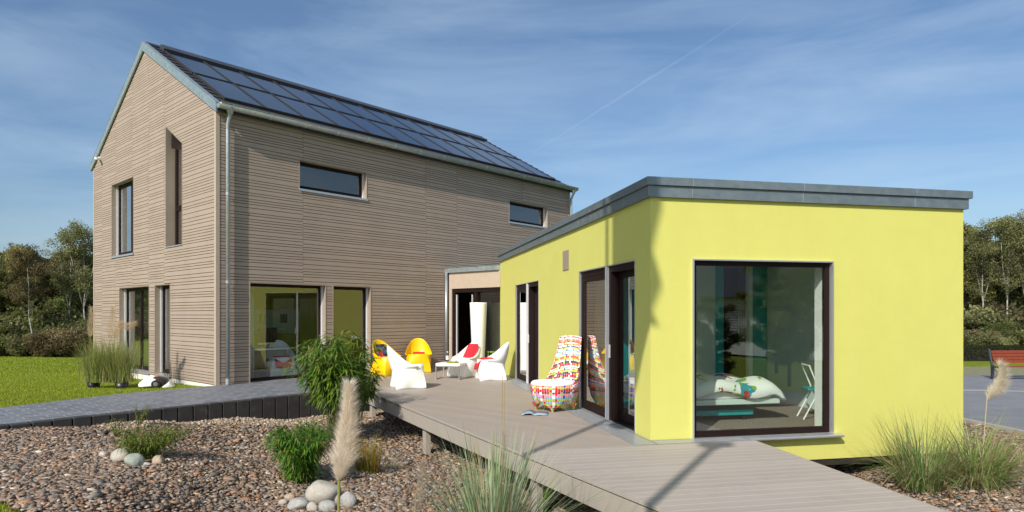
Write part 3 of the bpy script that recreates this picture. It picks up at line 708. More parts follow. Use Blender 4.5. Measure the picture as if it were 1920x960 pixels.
# bedroom partitions
mb = MB(); mb.box(3.82, 3.9, .33, 3.35, .001, 2.54); mb.box(.33, .95, 3.35, 3.45, .001, 2.54); mb.box(1.85, 2.77, 3.36, 3.46, .001, 2.54); mb.box(3.42, 3.5, 3.30, 3.40, .001, 2.54); mb.box(.33, LW-.31, 5.4, 5.5, .001, 2.54); mb.build('partition', M['mint'], lime)
mb = MB(); mb.box(.95, 1.2, 3.345, 3.45, .001, 2.54); mb.box(2.77, 2.93, 3.345, 3.45, .001, 2.54); mb.box(3.5, 3.8, 3.30, 3.40, .001, 2.54); mb.build('teal_partition', M['teal'], lime)
mb = MB(); mb.box(1.2, 1.85, 4.2, 4.25, .001, 2.54); mb.box(2.93, 3.8, 4.3, 4.35, .001, 2.54); mb.build('dark_door', M['frame'], lime)
# ------------------------------------------------------------------ link between the buildings
link = empty('glazed_link', (*K0, 0), TH, 'low beige flat-roofed link with dark glazed doors between the two buildings', 'link building')
lp = [(6.93, -.02), (6.93, -2.27), (9.3, -4.02), (9.3, -.02)]
def linkwall(mb, s0, s1, z0, z1, o0=-.2, o1=0): mb.box(s0, s1, o0, o1, z0, z1, lambda s, o, z: (6.93-o, -s, z))
mb = MB(); linkwall(mb, .14, 2.27, 2.38, 2.86); linkwall(mb, .14, .26, -.1, 2.379); mb.build('wall', M['trim'], link)
mb = MB(); linkwall(mb, .26, .36, 0, 2.378, -.18, -.03); linkwall(mb, .36, 2.27, 2.26, 2.378, -.18, -.03); linkwall(mb, 1.18, 1.30, 0.03, 2.26, -.18, -.03); linkwall(mb, .36, 2.27, 0, .06, -.18, -.03); fr = mb.build('glass_door', M['frame'], link, bevel=.003)
mb = MB(); linkwall(mb, 1.30, 2.27, .06, 2.26, -.13, -.11); mb.build('pane', M['glass'], fr)
mb = MB(); linkwall(mb, .40, .43, .06, 2.2, -.10, -.05); linkwall(mb, 1.0, 1.03, .06, 2.2, -.16, -.12); mb.build('open_sash_edge', M['alu_white'], fr)
mb = MB(); mb.slab([(6.86, .0-.02), (6.86, -2.2), (9.4, -4.1), (9.4, -.02)], 2.861, 2.99); mb.build('roof', M['zinc_light'], link)
mb = MB(); mb.slab([(6.95, -.03), (6.95, -2.25), (9.3, -4.0), (9.3, -.03)], -.06, .0); mb.build('floor', M['floor_dark'], link)
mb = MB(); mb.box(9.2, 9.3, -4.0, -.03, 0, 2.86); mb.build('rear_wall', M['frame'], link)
mb = MB(); mb.tube([(6.86, -.1, 2.86), (6.86, -.1, .02)], .045, 12); mb.build('downpipe', M['galv'], link, smooth=True)

# ------------------------------------------------------------------ furniture on the deck
def gp(u, v, z=0): Y = (1.6-z)*1222/(v-590); return ((u-960)/1222*Y, Y, z)
def bez(p, q, t_): return p+(q-p)*t_
def folded_chair(name, loc, rz, mat, label, group, sc=1.0):
    c = empty(name, loc, rz, label, 'chair', group); c.scale = (sc*1.04, sc*1.04, sc*1.06)
    NR = 48
    def ring(z, rx, ry, k, cx=0, tilt=0):
        out = []
        for i in range(NR):
            t_ = 2*math.pi*i/NR; r_ = 1-k*abs(math.cos(2*t_))**.85
            out.append((cx+rx*math.cos(t_)*r_, ry*math.sin(t_)*r_, z+tilt*math.cos(t_)))
        return out
    rows = []
    for i, f in enumerate(np.linspace(0, 1, 12)):
        rows.append(ring(.45*f, .44-.13*f**1.6, .44-.135*f**1.6, .42*(1-f)**1.1, .0, .035*f))
    mb = MB(); mb.grid(rows, close=True); bs = mb.build('base_shell', mat, c, smooth=True, solid=.012); bs.data.set_sharp_from_angle(angle=R(28))
    # seat: dished surface
    mb = MB(); rim = rows[-1]; rs = []
    for f in np.linspace(1, 0.02, 7): rs.append([(x*f+(1-f)*-.02, y*f, z-.075*(1-f*f)) for x, y, z in rim])
    mb.grid(rs, close=True); mb.build('seat', mat, c, smooth=True, solid=.01)
    # backrest: pointed shield wrapping round the rear
    mb = MB(); rows = []
    for j in np.linspace(0, 1, 9):
        row = []
        for i in range(25):
            ph = R(-118)+R(236)*i/24; cph, sph = math.cos(ph), math.sin(ph)
            b = Vector((.0-.30*cph, .29*sph, .43-.14*max(0, cph)**.8+.05*max(0, -cph)))
            e = max(0., cph); top = Vector((.08-.50*e**.9-.02, .345*math.copysign(abs(sph)**.9, sph)*(1-.10*e), .485+.40*e**1.25))
            if cph < 0: top = Vector((.06-.30*cph*.5, .345*abs(sph)**.9*math.copysign(1, sph), .485+.03*cph))
            p = bez(b, top, j); bulge = .035*math.sin(math.pi*j); p += Vector((-cph, sph, 0))*bulge
            row.append(tuple(p))
        rows.append(row)
    mb.grid(rows); mb.build('backrest', mat, c, smooth=True, solid=.012, subsurf=1)
    mb = MB()
    for y in (-1, 1): mb.tube([(.12, y*.285, .40), (.12, y*.312, .40)], .013, 10)
    mb.build('rivet', M['chrome'], c)
    return c
def sheet_cushion(name, loc, rz, mat, label, pts, th=.03, cat='cushion'):
    mb = MB(); mb.grid(pts); o = mb.build(name, mat, None, smooth=True, solid=th, subsurf=1, loc=loc, rz=rz); tag(o, label, cat); return o
Wg = 'white folded chairs on the deck'; Yg = 'yellow folded chairs by the house wall'
p1 = gp(765, 727); ch1 = folded_chair('folded_chair', p1, R(22), M['white_plastic'], 'white folded chair turned away, nearest the deck edge', Wg, 1.0)
p2 = gp(872, 706); ch2 = folded_chair('folded_chair', p2, R(226), M['white_plastic'], 'white folded chair with a red cushion, behind the small table', Wg)
p3 = gp(920, 712); ch3 = folded_chair('folded_chair', p3, R(193), M['white_plastic'], 'white folded chair seen from its side, nearest the lime wall', Wg)
def at_wall(u, yl):
    a_, b_ = world_house(0, yl), world_house(10, yl); k_ = (u-960)/1222
    t_ = (k_*a_[1]-a_[0])/((b_[0]-a_[0])-k_*(b_[1]-a_[1])); return (a_[0]+(b_[0]-a_[0])*t_, a_[1]+(b_[1]-a_[1])*t_, 0.0)
p4 = at_wall(727, -.75); ch4 = folded_chair('folded_chair', p4, R(-42), M['yellow_plastic'], 'yellow folded chair partly hidden behind the nearest white chair', Yg)
p5 = at_wall(785, -.62); ch5 = folded_chair('folded_chair', p5, R(-80), M['yellow_plastic'], 'yellow folded chair facing the table, right one of the pair', Yg)
def back_cushion(loc, rz, label, mat, name='cushion', lift=0):
    rows = []
    for j in np.linspace(0, 1, 6):
        rows.append([(-.15-.22*j+.07*(i/4-.5)**2*4*.9, (i/4-.5)*.46*(1-.15*j), .44+.40*j+lift) for i in range(5)])
    return sheet_cushion(name, loc, rz, mat, label, rows, .035)
def seat_cushion(loc, rz, label, mat, name='cushion', zz=.50):
    rows = []
    for j in np.linspace(0, 1, 7):
        x = .40-.48*j; z = zz if j > .25 else zz-(.25-j)*1.1
        rows.append([(x, (i/4-.5)*.42, z) for i in range(5)])
    return sheet_cushion(name, loc, rz, mat, label, rows, .03)
back_cushion(p2, R(226), 'red cushion against the back of the white chair behind the table', M['red_cloth'])
seat_cushion(p3, R(193), 'red cushion draped over the seat of the white chair nearest the lime wall', M['red_cloth'], zz=.53)
seat_cushion(p5, R(-80), 'thin red cushion on the seat of the right yellow chair', M['red_cloth'], zz=.545).scale = (.8, .8, 1)
t = NT('patterned_cloth'); vo = t.new('TexVoronoi'); vo.inputs['Scale'].default_value = 14; t.l.new(t.coord(), vo.inputs[0]); sx = t.new('SeparateColor'); t.l.new(vo.outputs['Color'], sx.inputs[0]); t.base(t.ramp(sx.outputs[0], [(0, (.02, .05, .22)), (.3, (.01, .01, .012)), (.6, (.5, .03, .05)), (.8, (.05, .2, .06))], 'CONSTANT')); t.set(Roughness=.8); M['pattern'] = t.m
back_cushion(p4, R(-42), 'dark patterned cushion inside the left yellow chair', M['pattern'], lift=-.03)

# low table
tp = gp(846, 710); trz = R(-14)
tb = empty('side_table', tp, trz, 'small square white table with flat steel legs between the chairs', 'table')
mb = MB(); mb.box(-.31, .31, -.27, .27, .335, .40); mb.build('tabletop', M['white_plastic'], tb, bevel=.004)
for sx_ in (-1, 1):
    for sy in (-1, 1):
        mb = MB(); mb.box(sx_*.312-.0125*(1 if sx_ > 0 else -1)-.0125, sx_*.312-.0125*(1 if sx_ > 0 else -1)+.0125+.0, sy*.275-.0125, sy*.275+.0125, 0, .345); mb.build('leg', M['chrome'], tb)
mb = MB()
for sx_ in (-1, 1): mb.box(sx_*.30-.012, sx_*.30+.012, -.262, .262, .001, .02)
for sy in (-1, 1): mb.box(-.287, .287, sy*.2765-.006, sy*.2765+.006, .31, .334)
mb.build('rail', M['chrome'], tb)
def on_table(x, y): return (tp[0]+x*math.cos(trz)-y*math.sin(trz), tp[1]+x*math.sin(trz)+y*math.cos(trz), .4)
def lathe(mb, prof, seg=24, col=None):
    rows = [[(r_*math.cos(2*math.pi*k/seg), r_*math.sin(2*math.pi*k/seg), z) for k in range(seg)] for r_, z in prof]; mb.grid(rows, close=True, col=col)
M['label_paper'] = simple('paper_label', (.7, .68, .68), .7, var=.3, scale=60)
M['green_plate'] = simple('olive_green_glaze', (.36, .42, .03), .4, var=.1)
M['lid'] = simple('white_cap', (.7, .7, .7), .4, var=0)
bt = empty('water_bottle', on_table(-.12, .06), 0, 'clear water bottle standing on the small white table', 'bottle')
mb = MB(); lathe(mb, [(.001, .001), (.038, .001), (.04, .02), (.036, .06), (.04, .09), (.04, .18), (.03, .21), (.014, .24), (.014, .262)]); mb.build('bottle_body', M['bottle_glass'], bt, smooth=True)
mb = MB(); lathe(mb, [(.0405, .07), (.0405, .17)]); mb.build('paper_label', M['label_paper'], bt, smooth=True); mb = MB(); lathe(mb, [(.001, .275), (.016, .275), (.016, .25)]); mb.build('cap', M['lid'], bt, smooth=True)
mb = MB(); lathe(mb, [(.001, .004), (.10, .004), (.17, .02), (.175, .024), (.165, .03), (.10, .014), (.001, .014)]); tag(mb.build('plate', M['green_plate'], None, smooth=True, loc=on_table(.06, -.02)), 'wide olive green dish lying on the small white table', 'plate')
q_ = on_table(.06, .0)
mb = MB(); lathe(mb, [(.001, .0), (.03, .0), (.06, .035), (.07, .06), (.064, .06), (.05, .03), (.001, .012)]); tag(mb.build('bowl', M['white_plastic'], None, smooth=True, loc=(q_[0]+.03, q_[1], q_[2]+.016)), 'small white bowl standing on the green dish', 'bowl')
# tapered lamp / planter
lm = empty('floor_lamp', gp(897, 695), 0, 'tall white tapered floor lamp in front of the glazed link door', 'lamp')
mb = MB(); lathe(mb, [(.001, .002), (.155, .002), (.165, .02), (.245, 1.90), (.25, 1.94), (.235, 1.945), (.22, 1.92), (.001, 1.90)], 40); mb.build('lamp_body', M['white_plastic'], lm, smooth=True)
mb = MB(); lathe(mb, [(.001, -.001), (.12, -.001), (.12, .0015)]); mb.build('foot', M['chrome'], lm)
# woven multicolour chair
t = NT('plaid_weave'); uv = t.new('UVMap'); uv.uv_map = 'UVMap'; sx = t.new('SeparateXYZ'); t.l.new(uv.outputs[0], sx.inputs[0])
pal_c = [(0, (.78, .78, .76)), (.16, (.62, .01, .03)), (.30, (.02, .02, .025)), (.46, (.80, .62, .02)), (.56, (.80, .22, .01)), (.64, (.12, .38, .68)), (.77, (.80, .80, .78)), (.84, (.25, .50, .08)), (.91, (.75, .25, .35)), (.96, (.03, .06, .3))]
def stripes(coord, n1, seedv, width_var):
    a = t.math('MULTIPLY', coord, n1); w1 = t.new('TexWhiteNoise', noise_dimensions='1D'); t.l.new(t.math('ADD', t.math('FLOOR', a), seedv), w1.inputs['W']); return t.ramp(w1.outputs[0], pal_c, 'CONSTANT')
ch_ = stripes(sx.outputs[1], 42, 23.5, 0); cv_ = stripes(sx.outputs[0], 28, 5.5, 0)
ca_ = t.math('FLOOR', t.math('MULTIPLY', sx.outputs[0], 42)); cb_ = t.math('FLOOR', t.math('MULTIPLY', sx.outputs[1], 34))
wv = t.new('TexWhiteNoise', noise_dimensions='2D'); cmb = t.new('CombineXYZ'); t.l.new(ca_, cmb.inputs[0]); t.l.new(cb_, cmb.inputs[1]); t.l.new(cmb.outputs[0], wv.inputs['Vector'])
fx = t.math('ABSOLUTE', t.math('SUBTRACT', t.math('FRACT', t.math('MULTIPLY', sx.outputs[0], 42)), .5)); fy = t.math('ABSOLUTE', t.math('SUBTRACT', t.math('FRACT', t.math('MULTIPLY', sx.outputs[1], 34)), .5))
vsel = t.new('TexWhiteNoise', noise_dimensions='1D'); t.l.new(t.math('ADD', t.math('FLOOR', t.math('MULTIPLY', sx.outputs[0], 28)), 3.7), vsel.inputs['W'])
par = t.math('MODULO', t.math('ADD', t.math('FLOOR', t.math('MULTIPLY', sx.outputs[0], 28)), t.math('FLOOR', t.math('MULTIPLY', sx.outputs[1], 21))), 2)
on = t.math('MULTIPLY', t.math('GREATER_THAN', vsel.outputs[0], .52), t.math('GREATER_THAN', t.math('ADD', par, t.math('MULTIPLY', wv.outputs[0], .5)), .5))
thin = t.math('GREATER_THAN', t.math('ABSOLUTE', t.math('SUBTRACT', t.math('FRACT', t.math('MULTIPLY', sx.outputs[0], 28)), .5)), .46)
t.base(t.mix(thin, t.mix(on, ch_, cv_), (.78, .78, .76))); t.set(Roughness=.5)
t.bump(t.math('MAXIMUM', fx, fy), .5, .006); M['plaid'] = t.m
def uv_grid(name, rows, parent, mat, urange, vrange, close=False, **kw):
    mb = MB(); mb.grid(rows); o = mb.build(name, mat, parent, recalc=False, **kw); me = o.data; n, m = len(rows), len(rows[0]); ul = me.uv_layers.new(name='UVMap')
    for pl in me.polygons:
        for li in pl.loop_indices:
            vi = me.loops[li].vertex_index; i, j = divmod(vi, m); ul.data[li].uv = (urange[0]+(urange[1]-urange[0])*j/(m-1), vrange[0]+(vrange[1]-vrange[0])*i/(n-1))
    return o
wc = empty('woven_chair', (.72, 11.0, 0), R(218), 'tall-backed chair woven from many-coloured plastic strips beside the sliding door', 'chair')
# local: facing +x (towards camera-left), back at -x
rows = []; prof = [(0, .045, .30, .27), (.10, .10, .34, .31), (.25, .2, .385, .35), (.45, .30, .41, .37), (.70, .38, .42, .385), (1, .44, .415, .38)]
NS = 48
for (f, z, rx, ry) in prof:
    row = []
    for i in range(NS+1):
        t_ = 2*math.pi*i/NS; arch = (math.cos(2*t_)**2)
        zz = z+(.085*arch if f == 0 else .045*arch if f == .10 else 0) ; 
        if f == 0: k_ = 1+.10*(1-arch)
        else: k_ = 1
        row.append((rx*math.cos(t_)*k_, ry*math.sin(t_)*k_, zz))
    rows.append(row)
uv_grid('tub_base', rows, wc, M['plaid'], (0, 2.0), (0, .42), smooth=True, solid=.015)
for a_ in (45, 135, 225, 315):
    mb = MB(); ca2, sa2 = math.cos(R(a_)), math.sin(R(a_)); lf = []
    for (z, r_) in ((.12, .10), (.06, .06), (.0, .014)): lf.append([(ca2*(.325)+r_*.75*math.cos(q), sa2*.29+r_*.75*math.sin(q), z) for q in np.linspace(0, 2*math.pi, 13)])
    uv_grid('leg', lf, wc, M['plaid'], (a_/90.*.4, a_/90.*.4+.35), (.3, .4), smooth=True)
rows = []
for j, f in enumerate(np.linspace(0, 1, 12)):
    row = []; z = .36+f*.88; half = R(95)*(1-f)**1.5+R(58)*(1-(1-f)**1.5)
    rx = .415*(1-f)+.15*f; ry = .38*(1-f)+.31*f; cx = -.02-.26*f
    for i in range(25):
        a_ = -half+2*half*i/24; zz = z
        if f > 0: zz = z-(.30*(1-abs(math.cos(a_*.9)))*(1-f)*f*2.2)
        if f == 1: zz = z-.05*(1-math.cos(a_))
        row.append((cx-rx*math.cos(a_), ry*math.sin(a_)*(1 if f < .7 else 1), zz))
    rows.append(row)
uv_grid('backrest', rows, wc, M['plaid'], (.1, 1.1), (.35, 1.35), smooth=True, solid=.02)
mb = MB(); lathe(mb, [(.001, .40), (.34, .40), (.385, .43), (.39, .455), (.36, .485), (.2, .50), (.001, .50)], 40)
o = mb.build('seat_pad', M['white_cloth'], None, smooth=True, loc=(.72, 11.0, 0), rz=R(218)); tag(o, 'round white seat pad lying in the woven multicoloured chair', 'cushion'); o.data.transform(Matrix.Scale(.94, 4, (0, 1, 0)) @ Matrix.Translation((.03, 0, 0)))
# open magazine
t = NT('magazine_paper'); n = t.noise(t.coord(), 22, 3); t.base(t.ramp(n, [(.35, (.10, .16, .24)), (.55, (.30, .38, .46)), (.7, (.6, .63, .66))])); t.set(Roughness=.35); M['mag'] = t.m
rows = [[(x, y, .006+.035*math.sin(min(1, abs(x)/.2)*math.pi)*(1-abs(x)/.4)*(1.2 if x < 0 else .35)+.012*(y > 0)) for x in np.linspace(-.21, .21, 21)] for y in (-.14, 0, .14)]
mb = MB(); mb.grid(rows); tag(mb.build('magazine', M['mag'], None, smooth=True, solid=.006, loc=gp(1003, 777), rz=R(-6)), 'open blue-grey magazine lying on the deck boards', 'magazine')

# ------------------------------------------------------------------ inside the rooms
desk = empty('desk', world_house(1.15, .25, 0), TH, 'white desk behind the large ground-floor window', 'desk')
mb = MB(); mb.box(.0, 1.15, .7, 1.4, .70, .74); mb.build('desk_top', M['white_plastic'], desk)
for x, y in ((.05, .75), (1.1, .75), (.05, 1.35), (1.1, 1.35)): mb = MB(); mb.box(x-.02, x+.02, y-.02, y+.02, 0, .70); mb.build('leg', M['alu'], desk)
mon = empty('monitor', world_house(1.9, 1.35, .74), TH+R(12), 'black computer screen on the white desk inside the house', 'monitor')
mb = MB(); mb.box(-.3, .3, -.015, .015, .13, .52); mb.build('screen', M['black'], mon); mb = MB(); mb.box(-.3, .3, -.017, .017, .09, .129); mb.build('chin', M['alu_white'], mon); mb = MB(); mb.box(-.05, .05, .02, .035, .0, .2); mb.box(-.12, .12, -.08, .08, 0, .01); mb.build('stand', M['alu'], mon)
shf = empty('wall_shelf', world_house(2.3, 3.59, 0), TH, 'white pegboard with a shelf on the olive wall inside the house', 'shelf')
mb = MB(); mb.box(.1, 1.8, -.03, 0, 1.05, 1.75); mb.build('pegboard', M['mint'], shf); mb = MB(); mb.box(.1, 1.2, -.25, -.031, 1.15, 1.18); mb.build('shelf_board', M['white_plastic'], shf)
mb = MB()
for x in (.5, .62, 1.15, 1.23, 1.31): mb.box(x, x+.05, -.06, -.031, 1.35, 1.62)
mb.build('hung_tools', M['black'], shf)
cab = empty('cabinet', world_house(1.2, 3.15, 0), TH, 'dark cabinet standing against the olive wall inside the house', 'cabinet'); mb = MB(); mb.box(0, .9, 0, .42, 0, 1.9); mb.build('carcass', M['black'], cab)
mb = MB(); mb.box(-.003, .445, -.02, 0, .05, 1.86); mb.box(.455, .903, -.02, 0, .05, 1.86); mb.build('door', M['iron'], cab)
def curtain(loc, rz, w, h, mat, label, z0=.05):
    mb = MB(); n = int(w/.012); rows = [[(x_*w/n, .035*math.sin(x_*w/n*2*math.pi/.11)*(1-.15*f), z0+f*h) for x_ in range(n+1)] for f in np.linspace(0, 1, 4)]
    mb.grid(rows); o = mb.build('curtain', mat, None, smooth=True, solid=.003, loc=loc, rz=rz); tag(o, label, 'curtain', 'curtains inside the house windows'); return o
M['curtain_green'] = simple('pale_green_curtain', (.36, .50, .43), .9, var=.1)
M['curtain_grey'] = simple('grey_curtain', (.32, .33, .32), .9, var=.1)
curtain(world_house(.55, 5.0, 0), TH+R(90), .55, 2.25, M['curtain_green'], 'pale green curtain behind the wide gable window on the ground floor')
curtain(world_house(.55, 2.75, 0), TH+R(90), .5, 2.25, M['curtain_grey'], 'grey curtain behind the narrow ground-floor gable window')
curtain(world_house(.55, 6.1, 3.3), TH+R(90), .5, 2.1, M['curtain_green'], 'pale green curtain behind the upper gable window')
curtain(world_house(.55, 1.95, 3.3), TH+R(90), .5, 2.4, M['curtain_green'], 'green curtain behind the tall slanted gable window')
curtain(world_house(.8, .5, 0), TH, .3, 2.25, M['curtain_green'], 'pale green curtain at the left side of the large long-wall window')
q1 = at_wall(527, .95); folded_chair('tub_chair', (*q1[:2], 0), R(-60), M['white_plastic'], 'white shell chair with a red pad just behind the large house window', None)
q2 = at_wall(578, 1.35); folded_chair('tub_chair', (*q2[:2], 0), R(200), M['white_plastic'], 'white shell chair deeper inside the room behind the large house window', None)
seat_cushion((*q1[:2], 0), R(-60), 'red pad on the white shell chair behind the large house window', M['red_cloth'], zz=.52)
st = empty('bar_stool', world_house(8.2, -.75, 0), TH, 'small green stool inside the dark link doorway', 'stool')
M['green_stool'] = simple('lime_green_stool', (.25, .42, .02), .5, var=.05)
mb = MB(); lathe(mb, [(.001, .42), (.16, .42), (.17, .44), (.16, .46), (.001, .46)]); mb.build('seat', M['green_stool'], st)
for a_ in (45, 135, 225, 315): mb = MB(); mb.tube([(.19*math.cos(R(a_)), .19*math.sin(R(a_)), 0), (.12*math.cos(R(a_)), .12*math.sin(R(a_)), .42)], .016, 8); mb.build('leg', M['green_stool'], st)
# bed
bed = empty('bed', world_lime(.45, 1.05, 0), TL, 'low bed with white floral bedding behind the big lime building window', 'bed')
mb = MB(); mb.box(0, 2.1, 0, 1.6, .26, .34); mb.build('bed_frame', M['mint'], bed, bevel=.01)
mb = MB(); mb.box(.1, 1.75, .15, 1.4, .08, .16); mb.build('drawer', M['teal'], bed, bevel=.01)
mb = MB(); mb.box(.1, .16, .2, 1.4, 0, .08); mb.box(1.6, 1.66, .2, 1.4, 0, .08); mb.build('leg', M['black'], bed)
mb = MB(); mb.box(.02, 2.0, .03, 1.57, .34, .50); mb.build('mattress', M['white_cloth'], bed, bevel=.04)
t = NT('floral_bedding'); v = t.coord(); n = t.noise(v, 3.2, 2, .5, 1.5); sx = t.new('SeparateColor'); nn = t.new('TexNoise'); nn.inputs['Scale'].default_value = 2.6; t.l.new(v, nn.inputs[0]); t.l.new(nn.outputs[1], sx.inputs[0])
colr = t.ramp(sx.outputs[0], [(0, (.45, .02, .03)), (.47, (.02, .25, .30)), (.53, (.2, .35, .03))], 'CONSTANT'); t.base(t.mix(t.math('GREATER_THAN', n, .60), (.74, .76, .72), colr)); t.set(Roughness=.9); M['floral'] = t.m
rows = []
for j in range(25):
    y = -.06+1.72*j/24; row = []
    for i in range(33):
        x = .25+1.9*i/32; ex = max(0, x-1.95)/.2; ey = max(0, (.06-y)/.12)+max(0, (y-1.54)/.12)
        z = .56+.035*math.sin(x*7+y*3)+.03*math.sin(y*9-x*4)-.12*min(1.3, ex)**1.4-.15*min(1, ey)**1.5
        row.append((x, y, z))
    rows.append(row)
mb = MB(); mb.grid(rows); mb.build('duvet', M['floral'], bed, smooth=True, solid=.05)
ps = MB(); lathe(ps, [(.001, 0), (.25, .02), (.3, .07), (.25, .12), (.001, .15)]); po = ps.build('pillow', M['curtain_green'], bed, smooth=True); po.location = (.32, .5, .5)
fc = empty('folding_chair', world_lime(3.25, 1.15, 0), TL+R(160), 'white metal chair with a teal pad inside the bedroom', 'chair')
for s in (-1, 1):
    mb = MB(); mb.tube([(-.22, s*.19, 0), (.02, s*.19, .45), (.16, s*.19, .82)], .012, 8); mb.build('leg', M['white_plastic'], fc); mb = MB(); mb.tube([(.24, s*.17, 0), (.0, s*.17, .47)], .012, 8); mb.build('leg', M['white_plastic'], fc)
mb = MB(); mb.tube([(.16, -.19, .82), (.16, .19, .82)], .012, 8); mb.build('back_bar', M['white_plastic'], fc); mb = MB(); mb.box(-.2, .18, -.17, .17, .44, .475); mb.build('seat', M['teal'], fc, bevel=.015)

# ------------------------------------------------------------------ robot mower
mw = empty('robot_mower', gp(291, 726, -.05), R(196), 'white and black robotic lawnmower parked on the grass by the gable wall', 'lawnmower')
def hull(name, prof, mat, k=1.0):    # prof: x, halfwidth, z0, z1
    mb = MB(); rows = []
    for (x, hw, z0, z1) in prof:
        rows.append([(x, -hw, z0), (x, -hw*1.0, z0+(z1-z0)*.55), (x, -hw*.8, z0+(z1-z0)*.9), (x, -hw*.3, z1), (x, hw*.3, z1), (x, hw*.8, z0+(z1-z0)*.9), (x, hw, z0+(z1-z0)*.55), (x, hw, z0)])
    mb.grid(rows, close=True); n = len(rows); mb.f.append(tuple(range(8))); mb.f.append(tuple(range((n-1)*8, n*8))); mb.mi += [0, 0]; return mb.build(name, mat, mw, smooth=True, bevel=.01)
hull('body', [(-.10, .22, .06, .24), (.05, .25, .05, .27), (.22, .25, .04, .24), (.32, .22, .04, .17), (.36, .17, .05, .12)], M['white_plastic'])
hull('rear_body', [(-.30, .17, .08, .22), (-.2, .20, .07, .27), (-.05, .21, .07, .285), (.02, .2, .08, .28)], simple('dark_brown_plastic', (.03, .02, .018), .3, var=0))
for s in (-1, 1):
    mb = MB(); mb.tube([(-.06, s*.255, .105), (-.06, s*.205, .105)], [.105, .105], 24); w_ = mb.build('wheel', M['black'], mw, bevel=.008); mb = MB(); mb.tube([(-.06, s*.26, .105), (-.06, s*.25, .105)], [.05, .06], 12); mb.build('hub', M['chrome'], w_)
mb = MB(); lathe(mb, [(.001, .30), (.04, .30), (.05, .28)]); so = mb.build('stop_button', simple('orange_red', (.5, .06, .03), .4, var=0), mw); so.location = (-.05, 0, 0)
mw.scale = (.86,)*3
hull('docking_plate', [(-.46, .12, .0, .02), (-.36, .2, .0, .16), (-.24, .21, .0, .05), (-.2, .2, .0, .03)], M['white_plastic'])

# ------------------------------------------------------------------ bench on the right
bn = empty('park_bench', (14.55, 19.7, -.38), R(4), 'park bench with red-brown slats and dark iron ends on the grey pavement', 'bench')
# seat faces -y; long axis +x
for i, (y, z) in enumerate([(-.42, .45), (-.32, .45), (-.22, .445), (-.12, .44)]):
    mb = MB(); mb.box(.03, 1.82, y, y+.085, z-.03, z); mb.build('seat_slat', M['bench_wood'], bn, bevel=.005)
for i in range(4):
    mb = MB(); z = .52+i*.095; y = .0+i*.035; mb.box(.03, 1.82, y, y+.03, z, z+.085); mb.build('back_slat', M['bench_wood'], bn, bevel=.005)
for x in (.0, 1.83):
    mb = MB(); mb.box(x-.03, x+.03, -.44, -.38, 0, .42); mb.box(x-.03, x+.03, .0, .07, 0, .45); mb.box(x-.03, x+.03, -.379, .0, .38, .42)
    mb.tube([(x, .05, .44), (x, .16, .93)], .035, 8); mb.tube([(x, -.39, .06), (x, .0, .36)], .01, 6); mb.tube([(x, -.39, .36), (x, .0, .06)], .01, 6); mb.build('end_frame', M['iron'], bn)
# pavements to the right
mb = MB(); mb.slab([(8.55, 3), (8.55, 11), (8.43, 12.5), (8.1, 20.8), (40, 22.5), (40, 3)], -.5, -.355); tag(mb.build('pavement', M['road']), kind='structure')
mb = MB(); mb.slab([(8.44, 3), (8.44, 11), (8.32, 12.5), (8.30, 13.4), (8.42, 13.4), (8.43, 12.5), (8.55, 11), (8.55, 3)], -.5, -.33); tag(mb.build('kerb', M['kerb']), kind='structure')
mb = MB(); mb.slab([(8.2, 17.15), (12, 16.8), (18, 15.6), (18, 15.72), (12, 16.92), (8.2, 17.27)], -.4, -.349); tag(mb.build('gutter_strip', M['kerb']), kind='structure')
mb = MB(); mb.slab([(13.0, 16.7), (18, 15.8), (22, 15.2), (22, 16.8), (15, 17.1)], -.4, -.345); tag(mb.build('lawn_island', M['lawn']), kind='structure')
M['dry_grass'] = simple('dry_verge', (.20, .19, .10), .9, var=.35, scale=8, bump=.5, bscale=30)
mb = MB(); mb.slab([(8.05, 20.85), (40, 22.55), (40, 24.8), (8.05, 24.3)], -.42, -.352); tag(mb.build('verge', M['dry_grass']), kind='structure')

